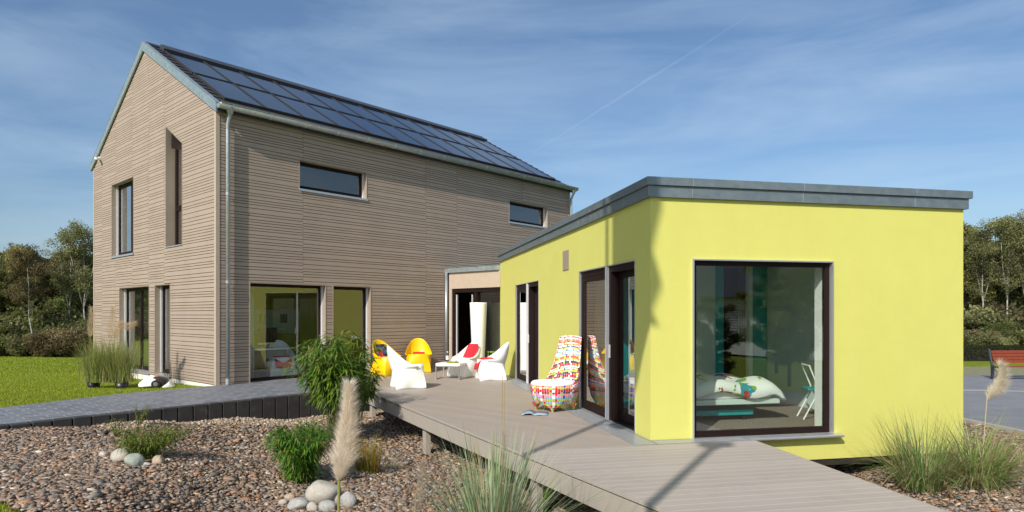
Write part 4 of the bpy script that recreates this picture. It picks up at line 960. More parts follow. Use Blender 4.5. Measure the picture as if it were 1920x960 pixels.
# ------------------------------------------------------------------ gravel stones
ico = bmesh.new(); bmesh.ops.create_icosphere(ico, subdivisions=2, radius=1); bv = np.array([v.co[:] for v in ico.verts]); bf = np.array([[v.index for v in f.verts] for f in ico.faces]); ico.free()
ico = bmesh.new(); bmesh.ops.create_icosphere(ico, subdivisions=1, radius=1); bv1 = np.array([v.co[:] for v in ico.verts]); bf1 = np.array([[v.index for v in f.verts] for f in ico.faces]); ico.free()
shapes = []
for s in range(12):
    d_ = rng.normal(size=(6, 3)); d_ /= np.linalg.norm(d_, axis=1)[:, None]; q = bv1*1.0; ph = rng.uniform(0, 6, 6)
    r_ = 1+sum(.13*np.sin(2.2*(bv1@d_[i])+ph[i]) for i in range(6)); shapes.append(q*r_[:, None])
def stones(name, pts, size, flat, palette, pw_, label=None, sink=.3):
    n = len(pts); ids = rng.integers(0, 12, n); base = np.array(shapes)[ids]          # n,v,3
    s_ = size*np.exp(rng.normal(0, .28, n)); S = np.stack([s_*rng.uniform(.9, 1.35, n), s_*rng.uniform(.65, 1, n), s_*rng.uniform(*flat, n)], 1)
    P = base*S[:, None, :]
    a, b, c = rng.uniform(0, 6.28, n), rng.normal(0, .22, n), rng.normal(0, .22, n)
    x, y, z = P[..., 0], P[..., 1], P[..., 2]
    y, z = y*np.cos(b)[:, None]-z*np.sin(b)[:, None], y*np.sin(b)[:, None]+z*np.cos(b)[:, None]
    x, z = x*np.cos(c)[:, None]-z*np.sin(c)[:, None], x*np.sin(c)[:, None]+z*np.cos(c)[:, None]
    x, y = x*np.cos(a)[:, None]-y*np.sin(a)[:, None], x*np.sin(a)[:, None]+y*np.cos(a)[:, None]
    zt = T(pts[:, 0], pts[:, 1])+S[:, 2]*sink+rng.uniform(0, .02, n)
    V = np.stack([x+pts[:, 0:1], y+pts[:, 1:2], z+zt[:, None]], -1).reshape(-1, 3)
    nv = len(bv1); F = (bf1[None]+(np.arange(n)*nv)[:, None, None]).reshape(-1, 3)
    pal_ = np.array(palette); w = np.array(pw_, float); w /= w.sum(); cc = pal_[rng.choice(len(pal_), n, p=w)]*rng.uniform(.7, 1.3, n)[:, None]
    o = raw_mesh(name, V, F, M['stone'], np.repeat(cc, nv, 0), smooth=True); tag(o, kind='stuff'); return o
PALETTE = [(.29, .21, .15), (.24, .17, .125), (.36, .27, .19), (.17, .155, .145), (.34, .18, .10), (.43, .34, .25), (.25, .235, .21), (.38, .23, .14), (.55, .5, .43)]
PWT = [22, 18, 16, 14, 8, 8, 8, 4, 2]
def scatter(xmin, xmax, ymin, ymax, dens, test):
    n = int((xmax-xmin)*(ymax-ymin)*dens); p = np.stack([rng.uniform(xmin, xmax, n), rng.uniform(ymin, ymax, n)], 1); return p[test(p[:, 0], p[:, 1])]
def deck_side(x, y): return (x-E0[0])*en.x+(y-E0[1])*en.y      # >0 under deck side
def near_test(x, y): return in_gravel(x, y) & (np.abs(x) < .84*y+.6) & (deck_side(x, y) < 1.6) & (y < 9.5)
def mid_test(x, y): return in_gravel(x, y) & (deck_side(x, y) < 1.6) & (y >= 9.5) & (np.abs(x) < .84*y+.6)
def right_test(x, y): return in_gravel(x, y) & (x > 3.3+(8-y)*.12) & (np.abs(x) < .84*y+.8)
pts = np.concatenate([scatter(-9, 3, 4.6, 9.5, 800, near_test), scatter(-9, 1, 9.5, 15.8, 640, mid_test), scatter(3, 8.5, 4.6, 13.4, 420, right_test)])
stones('gravel_stones', pts, .031, (.14, .36), PALETTE, PWT)
stones('gravel_grit', np.concatenate([scatter(-9, 3, 4.6, 9.5, 800, near_test), scatter(3, 8.5, 4.6, 11, 500, right_test)]), .016, (.3, .6), PALETTE, PWT, sink=.5)
# pale fine chippings along the palisade and around the plants
def chip_test(x, y):
    sd = (x-PA[0])*PN[0]+(y-PA[1])*PN[1]; al = (x-PA[0])*PD[0]+(y-PA[1])*PD[1]
    c1 = (sd < .05) & (sd > -.75-.35*np.sin(al*2)) & (al > 1.2); c2 = ((x+2.3)**2+(y-8.9)**2 < .45)
    return in_gravel(x, y) & (c1 | c2)
stones('gravel_chippings', scatter(-8, -1.5, 8, 15, 2300, chip_test), .013, (.5, .8), [(.45, .36, .26), (.36, .27, .19), (.52, .45, .36), (.25, .2, .16)], [4, 3, 3, 2], sink=1.6)

# boulders
def rock(loc, dims, mat, label, seedv, rz=0, group='garden stones'):
    r2 = np.random.default_rng(seedv); d_ = r2.normal(size=(9, 3)); d_ /= np.linalg.norm(d_, axis=1)[:, None]
    m_ = bmesh.new(); bmesh.ops.create_icosphere(m_, subdivisions=4, radius=1)
    for v_ in m_.verts:
        c_ = np.array(v_.co); r_ = 1+sum(.05*math.sin(2.3*float(c_@d_[i])+i*1.7) for i in range(5))+sum(.018*math.sin(6*float(c_@d_[i])+i) for i in range(5, 9))
        for i in range(5):
            h = float(c_@d_[i])*r_
            if h > .82: r_ *= .82/h*.6+.4
        v_.co = Vector((c_[0]*r_*dims[0], c_[1]*r_*dims[1], c_[2]*r_*dims[2]))
    me = bpy.data.meshes.new('boulder'); m_.to_mesh(me); m_.free(); me.materials.append(mat); me.polygons.foreach_set('use_smooth', [True]*len(me.polygons))
    o = bpy.data.objects.new('boulder', me); COL.objects.link(o); o.location = loc; o.rotation_euler = (0, 0, rz); tag(o, label, 'stone', group); return o
def atz(u, v):                                       # where the ray through a pixel meets the gravel
    z = -.3
    for _ in range(40): p = gp(u, v, z); z = .5*z+.5*float(T(p[0], p[1]))
    return gp(u, v, z)
def rk(u, v, w, h, mat, label, s, dy=0):
    p = atz(u, v); px = 1222/p[1]; r_ = w/2/px; rock((p[0], p[1]+r_*.5, p[2]+h/px*.40), (r_*.88, r_*.72, h/px*.55), mat, label, s)
rk(598, 946, 78, 42, M['rock_pale'], 'largest pale boulder below the clipped bamboo bush', 1)
rk(556, 958, 46, 24, M['rock_grey'], 'grey speckled boulder at the front of the stone cluster', 2)
rk(541, 940, 26, 14, M['rock_warm'], 'small brown stone at the left of the boulder cluster', 3)
rk(529, 949, 20, 13, M['rock_pale'], 'small white stone at the far left of the boulder cluster', 4)
rk(652, 953, 34, 30, M['rock_grey'], 'round grey boulder right of the pampas stem', 5)
rk(630, 943, 20, 20, M['rock_pale'], 'egg-shaped white stone touching the pampas stem', 6)
rk(584, 962, 24, 20, M['rock_pale'], 'small white stone between two grey boulders', 7)
rk(610, 962, 36, 24, M['rock_grey'], 'dark grey boulder at the front edge beside the pampas stem', 8)
rk(223, 868, 44, 26, M['rock_pale'], 'pale angular boulder left of the low bamboo by the path', 9)
rk(248, 877, 42, 28, M['rock_green'], 'green-grey boulder in front of the low bamboo', 10)
rk(191, 858, 20, 12, M['rock_pale'], 'small white stone at the left of the angular boulder', 11)
rk(293, 874, 26, 20, M['rock_warm'], 'brown stone below the right part of the low bamboo', 12)
rk(274, 876, 15, 9, M['rock_pale'], 'smallest pale pebble beside the green-grey boulder', 13)
rk(367, 873, 12, 7, M['rock_pale'], 'lone white pebble right of the low bamboo', 14)

# ------------------------------------------------------------------ plants
def leaves_mesh(name, P, D, L, Wd, colors, mat, parent=None, fold=.25, droop=.0):
    """lanceolate leaves: P base points, D directions, L lengths, Wd widths"""
    n = len(P); D = D/np.linalg.norm(D, axis=1)[:, None]; up = np.tile([0, 0, 1.], (n, 1))+rng.normal(0, .35, (n, 3))
    S = np.cross(D, up); S /= np.linalg.norm(S, axis=1)[:, None]+1e-9; N = np.cross(S, D)
    L = L[:, None]; Wd = Wd[:, None]
    tip = P+D*L-np.array([0, 0, 1.])*droop*L; m1 = P+D*L*.35
    v0_ = P; v1_ = m1+S*Wd/2+N*Wd*fold; v2_ = m1-S*Wd/2+N*Wd*fold; v3_ = tip
    V = np.stack([v0_, v1_, v3_, v2_], 1).reshape(-1, 3); F = np.arange(n*4).reshape(-1, 4)
    return raw_mesh(name, V, F, mat, np.repeat(colors, 4, 0), parent=parent)
def blend(a, b, t_): return np.array(a)[None]*(1-t_[:, None])+np.array(b)[None]*t_[:, None]
def bamboo(loc, h, rad, nst, nlf, label, cols, stem_vis=.35, leaf=(.09, .15), name='bamboo', lean=(0, 0), cat='bamboo'):
    b = empty(name, loc, 0, label, cat); mb = MB(); P, D = [], []
    for i in range(nst):
        a = random.uniform(0, 6.28); r0 = random.uniform(0, rad*.35); lx = math.cos(a)*random.uniform(.2, 1)*rad+lean[0]; ly = math.sin(a)*random.uniform(.2, 1)*rad+lean[1]; hh = h*random.uniform(.6, 1.0)
        pts_ = [(math.cos(a)*r0+lx*f**1.8, math.sin(a)*r0+ly*f**1.8, hh*(f-.18*f**4)) for f in np.linspace(0, 1, 8)]
        mb.tube(pts_, [.006*(1-.7*f) for f in np.linspace(0, 1, 8)], 5, col=(.16, .13, .05) if i % 3 else (.10, .14, .03))
        for _ in range(nlf//nst):
            f = random.uniform(stem_vis, 1)**.7; k = f*7; i0 = min(int(k), 6); q = np.array(pts_[i0])*(1-(k-i0))+np.array(pts_[i0+1])*(k-i0)
            out = rng.normal(size=3); out[2] *= .5; out /= np.linalg.norm(out); q = q+out*random.uniform(.0, .5)*rad*.55*(1.15-f*.4)
            d_ = np.array([math.cos(a)*.35, math.sin(a)*.35, -.25])+out*.8+np.array([0, 0, random.uniform(-.35, .35)]); P.append(q); D.append(d_)
    mb.build('stems', M['leaf'], b); P, D = np.array(P), np.array(D); n = len(P)
    P[:, 2] = np.maximum(P[:, 2], .03)
    c = blend(cols[0], cols[1], rng.uniform(0, 1, n)**1.3); yl = rng.uniform(size=n) < .08; c[yl] = np.array([.22, .2, .04])
    leaves_mesh('foliage', P, D, rng.uniform(leaf[0], leaf[1], n), rng.uniform(.012, .02, n)*leaf[1]/.14, c, M['leaf'], b, droop=.25); return b
p = atz(630, 826); bamboo(p, 2.15, .58, 50, 5200, 'tallest bamboo bush, at the corner of the deck', ((.045, .11, .012), (.19, .30, .03)), .34, (.13, .23), lean=(.0, 0))
p = atz(672, 800); bamboo((p[0]+.02, p[1], p[2]), 1.35, .30, 12, 900, 'slim bamboo spray in front of the deck edge', ((.05, .12, .012), (.20, .31, .03)), .5, (.13, .22), lean=(.12, 0))
p = atz(566, 905); bamboo(p, .86, .37, 60, 4600, 'dense rounded bamboo bush above the boulder cluster', ((.035, .11, .01), (.13, .26, .02)), .05, (.08, .14))
p = atz(272, 862); bamboo(p, .52, .40, 50, 2600, 'low yellowish bamboo by the paved path', ((.07, .12, .01), (.2, .25, .03)), .05, (.05, .09), lean=(.1, 0))
p = atz(222, 822); bamboo(p, .36, .18, 9, 160, 'thin sprig of bamboo shoots left of the low bamboo', ((.09, .13, .02), (.22, .24, .05)), .2, (.05, .08), name='bamboo_shoot')
p = atz(262, 800); bamboo(p, .42, .14, 9, 200, 'thin upright bamboo shoots against the dark palisade blocks', ((.09, .13, .02), (.22, .24, .05)), .2, (.05, .08), name='bamboo_shoot', lean=(.05, 0))
def blades(name, P, az, L, lean, W_, colors, mat, parent=None, seg=6, curl=1.0):
    n = len(P); f = np.linspace(0, 1, seg)[None]; L = L[:, None]; lean = lean[:, None]
    ang = lean*(.25+f*curl*1.35)                       # angle from vertical grows along the blade
    ds = L/(seg-1); hx = np.cumsum(np.sin(ang)*ds, 1); hz = np.cumsum(np.cos(ang)*ds, 1); hx -= hx[:, :1]; hz -= hz[:, :1]
    X = P[:, 0:1]+np.cos(az)[:, None]*hx; Y = P[:, 1:2]+np.sin(az)[:, None]*hx; Z = P[:, 2:3]+hz
    wv_ = W_[:, None]*(1-f**2.2)*.5+.0004; tx, ty = -np.sin(az)[:, None], np.cos(az)[:, None]
    A = np.stack([X-tx*wv_, Y-ty*wv_, Z], -1); B = np.stack([X+tx*wv_, Y+ty*wv_, Z], -1)
    V = np.stack([A, B], 2).reshape(n, seg*2, 3).reshape(-1, 3)
    k = np.arange(seg-1)*2; q = np.stack([k, k+1, k+3, k+2], 1); F = (q[None]+(np.arange(n)*seg*2)[:, None, None]).reshape(-1, 4)
    return raw_mesh(name, V, F, mat, np.repeat(colors, seg*2, 0), parent=parent, smooth=True)
def clump(loc, n, h, rad, label, cols, name='ornamental_grass', lean=(.15, 1.1), w=.007, straw=.15, bias=None):
    g = empty(name, loc, 0, label, 'grass clump'); r_ = rad*np.sqrt(rng.uniform(0, 1, n)); a = rng.uniform(0, 6.28, n)
    P = np.stack([r_*np.cos(a), r_*np.sin(a), np.zeros(n)-.02], 1); az = a+rng.normal(0, .5, n)
    if bias is not None: az = np.where(rng.uniform(size=n) < .4, bias+rng.normal(0, .6, n), az)
    c = blend(cols[0], cols[1], rng.uniform(0, 1, n)); sm = rng.uniform(size=n) < straw; c[sm] = np.array([.38, .31, .17])*rng.uniform(.7, 1.2, (sm.sum(), 1))
    blades('blades', P, az, h*rng.uniform(.45, 1.1, n), rng.uniform(*lean, n), w*rng.uniform(.6, 1.2, n), c, M['leaf'], g); return g
def plume(parent, base, tip, width, n, col=((.78, .68, .55), (.95, .88, .78)), side=(0, 0, 0), fluffy=.10):
    base, tip = np.array(base), np.array(tip); ax = tip-base; Lp = np.linalg.norm(ax); ax = ax/Lp
    f = rng.uniform(0, 1, n); prof = np.minimum(1, f/.25)**.8*(1-np.clip((f-.25)/.75, 0, 1))**1.15*(.82+.18*np.sin(f*23+rng.uniform(0, 6)))
    a = rng.uniform(0, 6.28, n); u = np.cross(ax, [0, 1, 0.1]); u /= np.linalg.norm(u); v_ = np.cross(ax, u)
    rr_ = width*prof*np.sqrt(rng.uniform(0, 1, n))*.55; rad_ = np.cos(a)[:, None]*u+np.sin(a)[:, None]*v_
    P = base+ax*(f*Lp)[:, None]*.95+rad_*rr_[:, None]+np.array(side)*(f*(1-f))[:, None]
    D = ax[None]*1.0+rad_*(.5+.3*rng.uniform(size=(n, 1)))+np.array(side)*1.2+rng.normal(0, .18, (n, 3))
    c = blend(col[0], col[1], rng.uniform(0, 1, n))
    return leaves_mesh('plume', P, D, fluffy*rng.uniform(.6, 1.3, n), np.full(n, .0016+.00014*Lp/.5), c, M['plume'], parent, fold=0, droop=.12)
def stem(parent, pts_, r=.005, col=(.34, .36, .10), name='stalk'):
    mb = MB(); mb.tube(pts_, r, 6, col=col); return mb.build(name, M['leaf'], parent)
# foreground plume
pf = empty('pampas_plume', (-.90, 3.35, -.35), 0, 'large cream pampas plume on a green stalk in the foreground', 'pampas grass')
stem(pf, [(0, 0, 0), (.01, 0, .5), (.015, 0, 1.12)], .0065); plume(pf, (.012, 0, 1.09), (.06, .02, 1.60), .11, 6000, fluffy=.072, side=(.07, 0, 0))
pf.location = (-.905, 3.35, -.35)
p2_ = empty('pampas_plume', (-.62, 4.2, -.40), 0, 'small wispy tan plume low at the bottom edge', 'pampas grass'); stem(p2_, [(0, 0, 0), (.0, 0, .85)], .003, (.4, .33, .2)); plume(p2_, (0, 0, .72), (.05, .02, 1.06), .035, 900, ((.45, .36, .26), (.62, .53, .42)), fluffy=.05)
clump((-.75, 4.5, -.5), 60, .85, .10, 'sparse grass blades rising at the bottom edge beside the small plume', ((.14, .24, .07), (.30, .38, .18)), lean=(.2, .9), w=.008)
g3 = clump((-.16, 5.3, -.68), 620, 1.36, .14, 'tall green and straw grass clump in front of the deck edge', ((.14, .24, .07), (.48, .54, .36)), lean=(.06, .80), w=.016, straw=.2)
g3b = clump((.02, 5.45, -.68), 60, 1.05, .08, 'broad bright green blades leaning right beside the tall grass clump', ((.08, .20, .01), (.17, .32, .02)), lean=(.4, 1.1), w=.016, bias=-.3, straw=0)
for (dx, u, v, bend) in ((0, 940, 715, .0), (.02, 936, 700, .0), (.05, 1050, 660, .0)):
    Y = 5.4; tx_, tz_ = (u-960)/1222*Y, 1.6-(v-590)/1222*Y
    b0 = (-.16+dx*2, 0, .25); x1_ = tx_+.20
    if u < 1000: stem(g3, [(.05, 0, .3), (x1_*.8+.0, 0, (tz_+.68)*.6), (x1_-.01, 0, (tz_+.68))], .0025, (.40, .31, .15), 'seed_stalk')
    else: stem(g3, [(.12, 0, .4), ((x1_-.12)*.45+.12, 0, (tz_+.68-.4)*.5+.4), (x1_-.08, 0, tz_+.60)], .002, (.42, .34, .2), 'seed_stalk')
plume(g3, (.10, 0, .72), (.10, 0, 1.32), .018, 260, ((.36, .27, .13), (.45, .35, .2)), fluffy=.07)
p = atz(690, 888); clump((p[0], p[1], p[2]), 420, .52, .15, 'small upright rusty green grass tuft between bamboo and deck', ((.12, .20, .01), (.42, .20, .03)), lean=(.02, .45), w=.006, straw=.15)
p = atz(732, 880); clump((p[0], p[1], p[2]), 60, .40, .14, 'thin drooping grass tuft right of the rusty tuft', ((.10, .16, .04), (.3, .26, .14)), lean=(.3, 1.2), w=.004)
# right clumps
clump((5.15, 8.15, -.56), 620, 1.0, .26, 'large arching grass clump below the lime wall, left of the cream plume', ((.10, .19, .04), (.30, .38, .15)), lean=(.1, 1.35), w=.011, straw=.30)
g5 = clump((5.75, 8.05, -.55), 620, 1.05, .22, 'spreading grass clump under the tall cream plume at the right', ((.12, .22, .03), (.34, .40, .15)), lean=(.35, 1.45), w=.011, straw=.36, bias=0.1)
stem(g5, [(.05, 0, .2), (.10, 0, .9), (.12, 0, 1.15)], .006, (.55, .48, .34)); plume(g5, (.12, 0, 1.10), (.27, 0, 1.55), .12, 3800, ((.60, .53, .42), (.80, .74, .62)), side=(.35, 0, -.05), fluffy=.12)
clump((6.9, 8.9, -.5), 260, .8, .30, 'low dry straw-coloured grass spreading over the gravel at the right edge', ((.14, .2, .06), (.34, .33, .2)), lean=(.6, 1.5), w=.005, straw=.6)
# pots by the gable
gz = float(lawn_z(-9.1, 15))
pz = empty('potted_pampas', (-9.15, 14.75, gz), 0, 'tall pampas grass with tan plumes in black pots on the lawn', 'pampas grass')
for (x, y) in ((-.38, .1), (.38, -.1)):
    mb = MB(); lathe(mb, [(.001, 0), (.11, 0), (.14, .22), (.125, .22), (.001, .20)]); o = mb.build('pot', M['black'], pz, smooth=True); o.location = (x, y, -.06)
n = 2000; a = rng.uniform(0, 6.28, n); cx_ = np.where(rng.uniform(size=n) < .5, -.2, .24); P = np.stack([cx_+.15*rng.normal(size=n), .1*rng.normal(size=n), np.full(n, .15)], 1); c = blend((.14, .22, .04), (.42, .46, .14), rng.uniform(0, 1, n)); sm = rng.uniform(size=n) < .25; c[sm] = (.36, .30, .15)
blades('blades', P, a, rng.uniform(.5, 1.15, n), rng.uniform(.05, .75, n), rng.uniform(.005, .009, n), c, M['leaf'], pz)
for (x0, x1, zt, zb_) in ((-.40, -.38, 1.85, 1.15), (.05, .12, 1.86, 1.12), (.16, .30, 1.50, 1.12), (.30, .62, 1.48, 1.36)):
    stem(pz, [(x0*.6, 0, .2), (x0, 0, zb_)], .005, (.35, .3, .14)); plume(pz, (x0, 0, zb_), (x1, 0, zt), .15, 1500, ((.55, .42, .26), (.75, .6, .42)), fluffy=.12, side=(.05, 0, 0))
# small weeds at the plinth
p = world_house(-.25, 2.0); clump((p[0], p[1], float(lawn_z(p[0], p[1]))), 40, .75, .12, 'thin dark weed stems against the gable cladding', ((.05, .07, .02), (.14, .15, .08)), lean=(.02, .3), w=.005, name='weed')
# lawn blades
def lawn_test(x, y):
    sd = (x-PA[0])*PN[0]+(y-PA[1])*PN[1]; e = np.interp(y, [5.6, 8.6, 11.1, 12.1, 13.2, 13.75, 14.3], [-10.8, -9.6, -8.78, -8.35, -7.84, -7.38, -6.98])
    hx_ = (x-K0[0])*math.cos(TH)+(y-K0[1])*math.sin(TH)
    return (x < e) & (np.abs(x) < .8*y+.5) & ~((hx_ > -.02) & (y > 14.2))
def grass(name, p, zf, h):
    n = len(p); P = np.stack([p[:, 0], p[:, 1], zf], 1); c = blend((.15, .21, .01), (.38, .44, .035), rng.uniform(0, 1, n)); return tag(blades(name, P, rng.uniform(0, 6.28, n), h*rng.uniform(.6, 1.3, n), rng.uniform(.1, .9, n), np.full(n, .006), c, M['leaf'], seg=3), kind='stuff')
p = scatter(-16, -6.9, 10, 19, 1500, lawn_test); grass('lawn_blades', p, lawn_z(p[:, 0], p[:, 1]), .035)
p = scatter(-30, -9, 19, 36.5, 420, lambda x, y: (x < -.62*y) & (np.abs(x) < .81*y+.5)); n_ = len(p); c_ = blend((.15, .21, .01), (.38, .44, .035), rng.uniform(0, 1, n_))
tag(blades('lawn_blades', np.stack([p[:, 0], p[:, 1], lawn_z(p[:, 0], p[:, 1])], 1), rng.uniform(0, 6.28, n_), rng.uniform(.02, .06, n_), rng.uniform(.1, .9, n_), np.full(n_, .014), c_, M['leaf'], seg=3), kind='stuff')
p = scatter(-6.5, -3, 3.5, 7, 5000, lambda x, y: (x < -3.85-.12*np.sin(y*7)) & (y < 5.7-(x+4.45)*.75) & (np.abs(x) < .9*y)); grass('lawn_patch', p, T(p[:, 0], p[:, 1])-.05, .055)

# ------------------------------------------------------------------ background trees
def leaf_cloud(name, clumps, per, size, cols, parent, spread):
    P = []; cc = []
    for (c, r_) in clumps:
        n = int(per*r_*r_/spread); d_ = rng.normal(size=(n, 3)); d_ /= np.linalg.norm(d_, axis=1)[:, None]; q = np.array(c)+d_*(r_*rng.uniform(.35, 1.05, n)[:, None])*np.array([1, 1, .75]); P.append(q)
        tone = rng.uniform(.6, 1.35); base = blend(cols[0], cols[1], np.clip(rng.normal(rng.uniform(.15, .85), .25, n), 0, 1)); cc.append(base*tone)
    P = np.concatenate(P); cc = np.clip(np.concatenate(cc), 0, 1); n = len(P)
    D = rng.normal(size=(n, 3)); L = size*rng.uniform(.6, 1.4, n)
    return leaves_mesh(name, P, D, L, L*.62, cc, M['far_leaf'], parent, fold=.1)
def make_tree(kind, h, rad, cols, seedv, name, label, cat='tree', group=None):
    global rng
    rng = np.random.default_rng(seedv); random.seed(seedv)
    t_ = empty(name, (0, 0, 0), 0, label, cat, group); mb = MB(); bark = M['birch'] if kind == 'birch' else M['bark']
    trunk = [(0, 0, -.2)]; x = y = 0
    top = h*.93
    for i in range(1, 9): x += random.uniform(-.09, .09)*h/6; y += random.uniform(-.06, .06)*h/6; trunk.append((x, y, top*i/8))
    r0 = .055 if kind == 'birch' else .11
    mb.tube(trunk, [r0*(1-.85*i/8) for i in range(9)], 8)
    if kind == 'birch':
        for sg in (-1, 1): mb.tube([trunk[3], (trunk[3][0]+sg*.35, .1*sg, top*.62), (trunk[3][0]+sg*.62, .2*sg, top*.86)], [.035, .022, .01], 6)
    cl = []
    nb = 26 if kind == 'birch' else 34
    for i in range(nb):
        f = random.uniform(.42 if kind == 'birch' else .12, .98); k = f*8; i0 = min(int(k), 7); q = Vector(trunk[i0]).lerp(Vector(trunk[i0+1]), k-i0); a = random.uniform(0, 6.28)
        ext_ = rad*(math.sin(math.pi*min(1, (f-.05)*.95))**.6)*random.uniform(.35, 1.05); e = q+Vector((math.cos(a)*ext_, math.sin(a)*ext_, ext_*(random.uniform(.7, 1.6) if kind == 'birch' else random.uniform(.25, .8))))
        mb.tube([q, q.lerp(e, .5)+Vector((0, 0, .08)), e], [.028*(1.1-f), .016*(1.1-f), .006], 5)
        cl.append((tuple(e), random.uniform(*((.2, .45) if kind == 'birch' else (.32, .62)))*h/6)); cl.append((tuple(q.lerp(e, .55)), random.uniform(.25, .5)*h/6))
    mb.build('trunk', bark, t_, smooth=True)
    leaf_cloud('crown', cl, 420 if kind == 'birch' else 760, .085 if kind == 'birch' else .13, cols, t_, .35)
    return t_
def make_shrub(h, rad, cols, seedv, name, label, group=None, n=26, per=650):
    global rng
    rng = np.random.default_rng(seedv); random.seed(seedv)
    t_ = empty(name, (0, 0, 0), 0, label, 'shrub', group); cl = []; mb = MB()
    for i in range(n):
        a = random.uniform(0, 6.28); r_ = rad*math.sqrt(random.uniform(0, 1)); z = h*random.uniform(.1, .85)*(1-.35*r_/rad); cl.append(((math.cos(a)*r_, math.sin(a)*r_, z), random.uniform(.28, .5)))
        if i < 7: mb.tube([(0, 0, -.1), (math.cos(a)*r_*.5, math.sin(a)*r_*.5, z*.6), (math.cos(a)*r_, math.sin(a)*r_, z)], [.02, .014, .006], 5)
    mb.build('stems', M['bark'], t_); leaf_cloud('foliage', cl, per, .10, cols, t_, .35); return t_
DG = ((.08, .10, .035), (.20, .22, .075)); OL = ((.12, .13, .045), (.30, .28, .10)); RB = ((.18, .13, .07), (.36, .25, .13)); LG = ((.15, .16, .07), (.31, .31, .14)); YG = ((.14, .155, .045), (.36, .34, .12))
GL, GR = 'woodland trees beyond the lawn at the left', 'woodland trees beyond the hedge at the right'
protos = [make_tree('broad', 6.4, 1.9, DG, 11, 'broadleaf_tree', '', 'tree'), make_tree('broad', 6.0, 1.8, RB, 12, 'broadleaf_tree', '', 'tree'), make_tree('broad', 6.2, 1.8, OL, 13, 'broadleaf_tree', '', 'tree'), make_tree('birch', 7.4, 1.15, LG, 14, 'birch_tree', '', 'tree'), make_tree('birch', 6.8, 1.2, ((.10, .09, .04), (.26, .20, .10)), 15, 'birch_tree', '', 'tree'), make_tree('broad', 6.6, 2.0, YG, 16, 'broadleaf_tree', '', 'tree')]
shp = [make_shrub(1.7, 1.3, DG, 21, 'shrub', ''), make_shrub(1.5, 1.2, ((.12, .10, .055), (.24, .19, .10)), 22, 'shrub', ''), make_shrub(1.6, 1.2, LG, 23, 'shrub', '')]
used = set()
def place(proto, x, y, z, s, rz, label, group, nm=None):
    o = proto if id(proto) not in used else copy_tree(proto)
    used.add(id(proto)); o.location = (x, y, z); o.scale = (s, s, s); o.rotation_euler = (0, 0, rz); o['label'] = label; o['group'] = group; return o
random.seed(5)
P_ = protos
def px(u, Y): return (u-960)/1222*Y
kn = {0: 'dark green broadleaf tree', 1: 'rusty brown autumn tree', 2: 'olive green broadleaf tree', 3: 'green birch with white trunk', 4: 'brown-leaved birch with white trunk', 5: 'yellow-green broadleaf tree'}
left = [(0, 8, 41, 1.0, 'at the far left edge of the left woodland'), (4, 66, 36.6, .90, 'forked, standing forward left of the tall birches'), (1, 40, 43, .98, 'just left of the forked birch'), (0, 80, 44, .93, 'behind the forked birch'), (1, 98, 42, .98, 'between the forked birch and the tall birch pair'), (3, 130, 38.5, 1.0, 'slimmer left one of the birch pair next to the house'), (3, 160, 38.0, 1.03, 'right one of the birch pair touching the house edge'), (0, 126, 44, 1.0, 'behind the birch pair'), (0, 165, 45, .98, 'darkest one behind the house edge'), (2, -40, 42, 1.0, 'outside the left edge'), (0, -90, 43, 1.05, 'second outside the left edge'), (2, 190, 44, 1.0, 'behind the house corner'), (0, 235, 44, 1.0, 'hidden behind the gable'), (0, 28, 46, 1.1, 'rear row at the far left'), (2, 52, 47, 1.08, 'rear row behind the forked birch'), (1, 112, 46.5, 1.1, 'rear row between the birches'), (2, 148, 46.5, 1.05, 'rear row behind the birch pair'), (5, 8, 39.5, .9, 'front row at the far left edge'), (0, 178, 41, .95, 'touching the house edge behind the shrubs')]
for (k, u, Y, s, w) in left: place(P_[k], px(u, Y), Y, -.72, s, random.uniform(0, 6.28), kn[k]+' '+w, GL)
words = ['second', 'third', 'fourth', 'fifth', 'sixth', 'seventh', 'eighth', 'ninth', 'tenth', 'eleventh', 'twelfth', 'thirteenth']
for i_, w_ in enumerate(words): left.append((i_ % 3 if i_ % 4 else 3, -140-78*i_, 41+(i_ % 3)*1.6, 1.0, w_+' one beyond the left picture edge'))
for (k, u, Y, s, w) in left[-12:]: place(P_[k], px(u, Y), Y, -.72, s, random.uniform(0, 6.28), kn[k]+' '+w, GL)
right = [(5, 1812, 39, 1.03, 'right beside the lime building'), (3, 1842, 37, .92, 'with a pale trunk between bench and lime wall'), (5, 1872, 40, 1.06, 'above the left end of the bench'), (3, 1884, 36, .97, 'standing forward over the bench end'), (2, 1905, 41, 1.0, 'at the right edge of the picture'), (0, 1835, 44, 1.0, 'in the rear row beside the lime wall'), (0, 1895, 45, 1.0, 'in the rear row at the right edge'), (3, 1922, 36, .95, 'cut by the right picture edge'), (2, 1780, 42, 1.0, 'hidden behind the lime building corner'), (0, 1750, 41, 1.0, 'second hidden behind the lime building'), (2, 1960, 40, 1.0, 'outside the right edge'), (5, 2010, 41, 1.0, 'second outside the right edge'), (2, 1822, 46, 1.1, 'rear row beside the lime wall'), (1, 1858, 46.5, 1.08, 'rear row in the middle of the right wood'), (5, 1912, 47, 1.1, 'rear row at the picture edge')]
for (k, u, Y, s, w) in right: place(P_[k], px(u, Y), Y, -.12, s, random.uniform(0, 6.28), kn[k]+' '+w, GR)
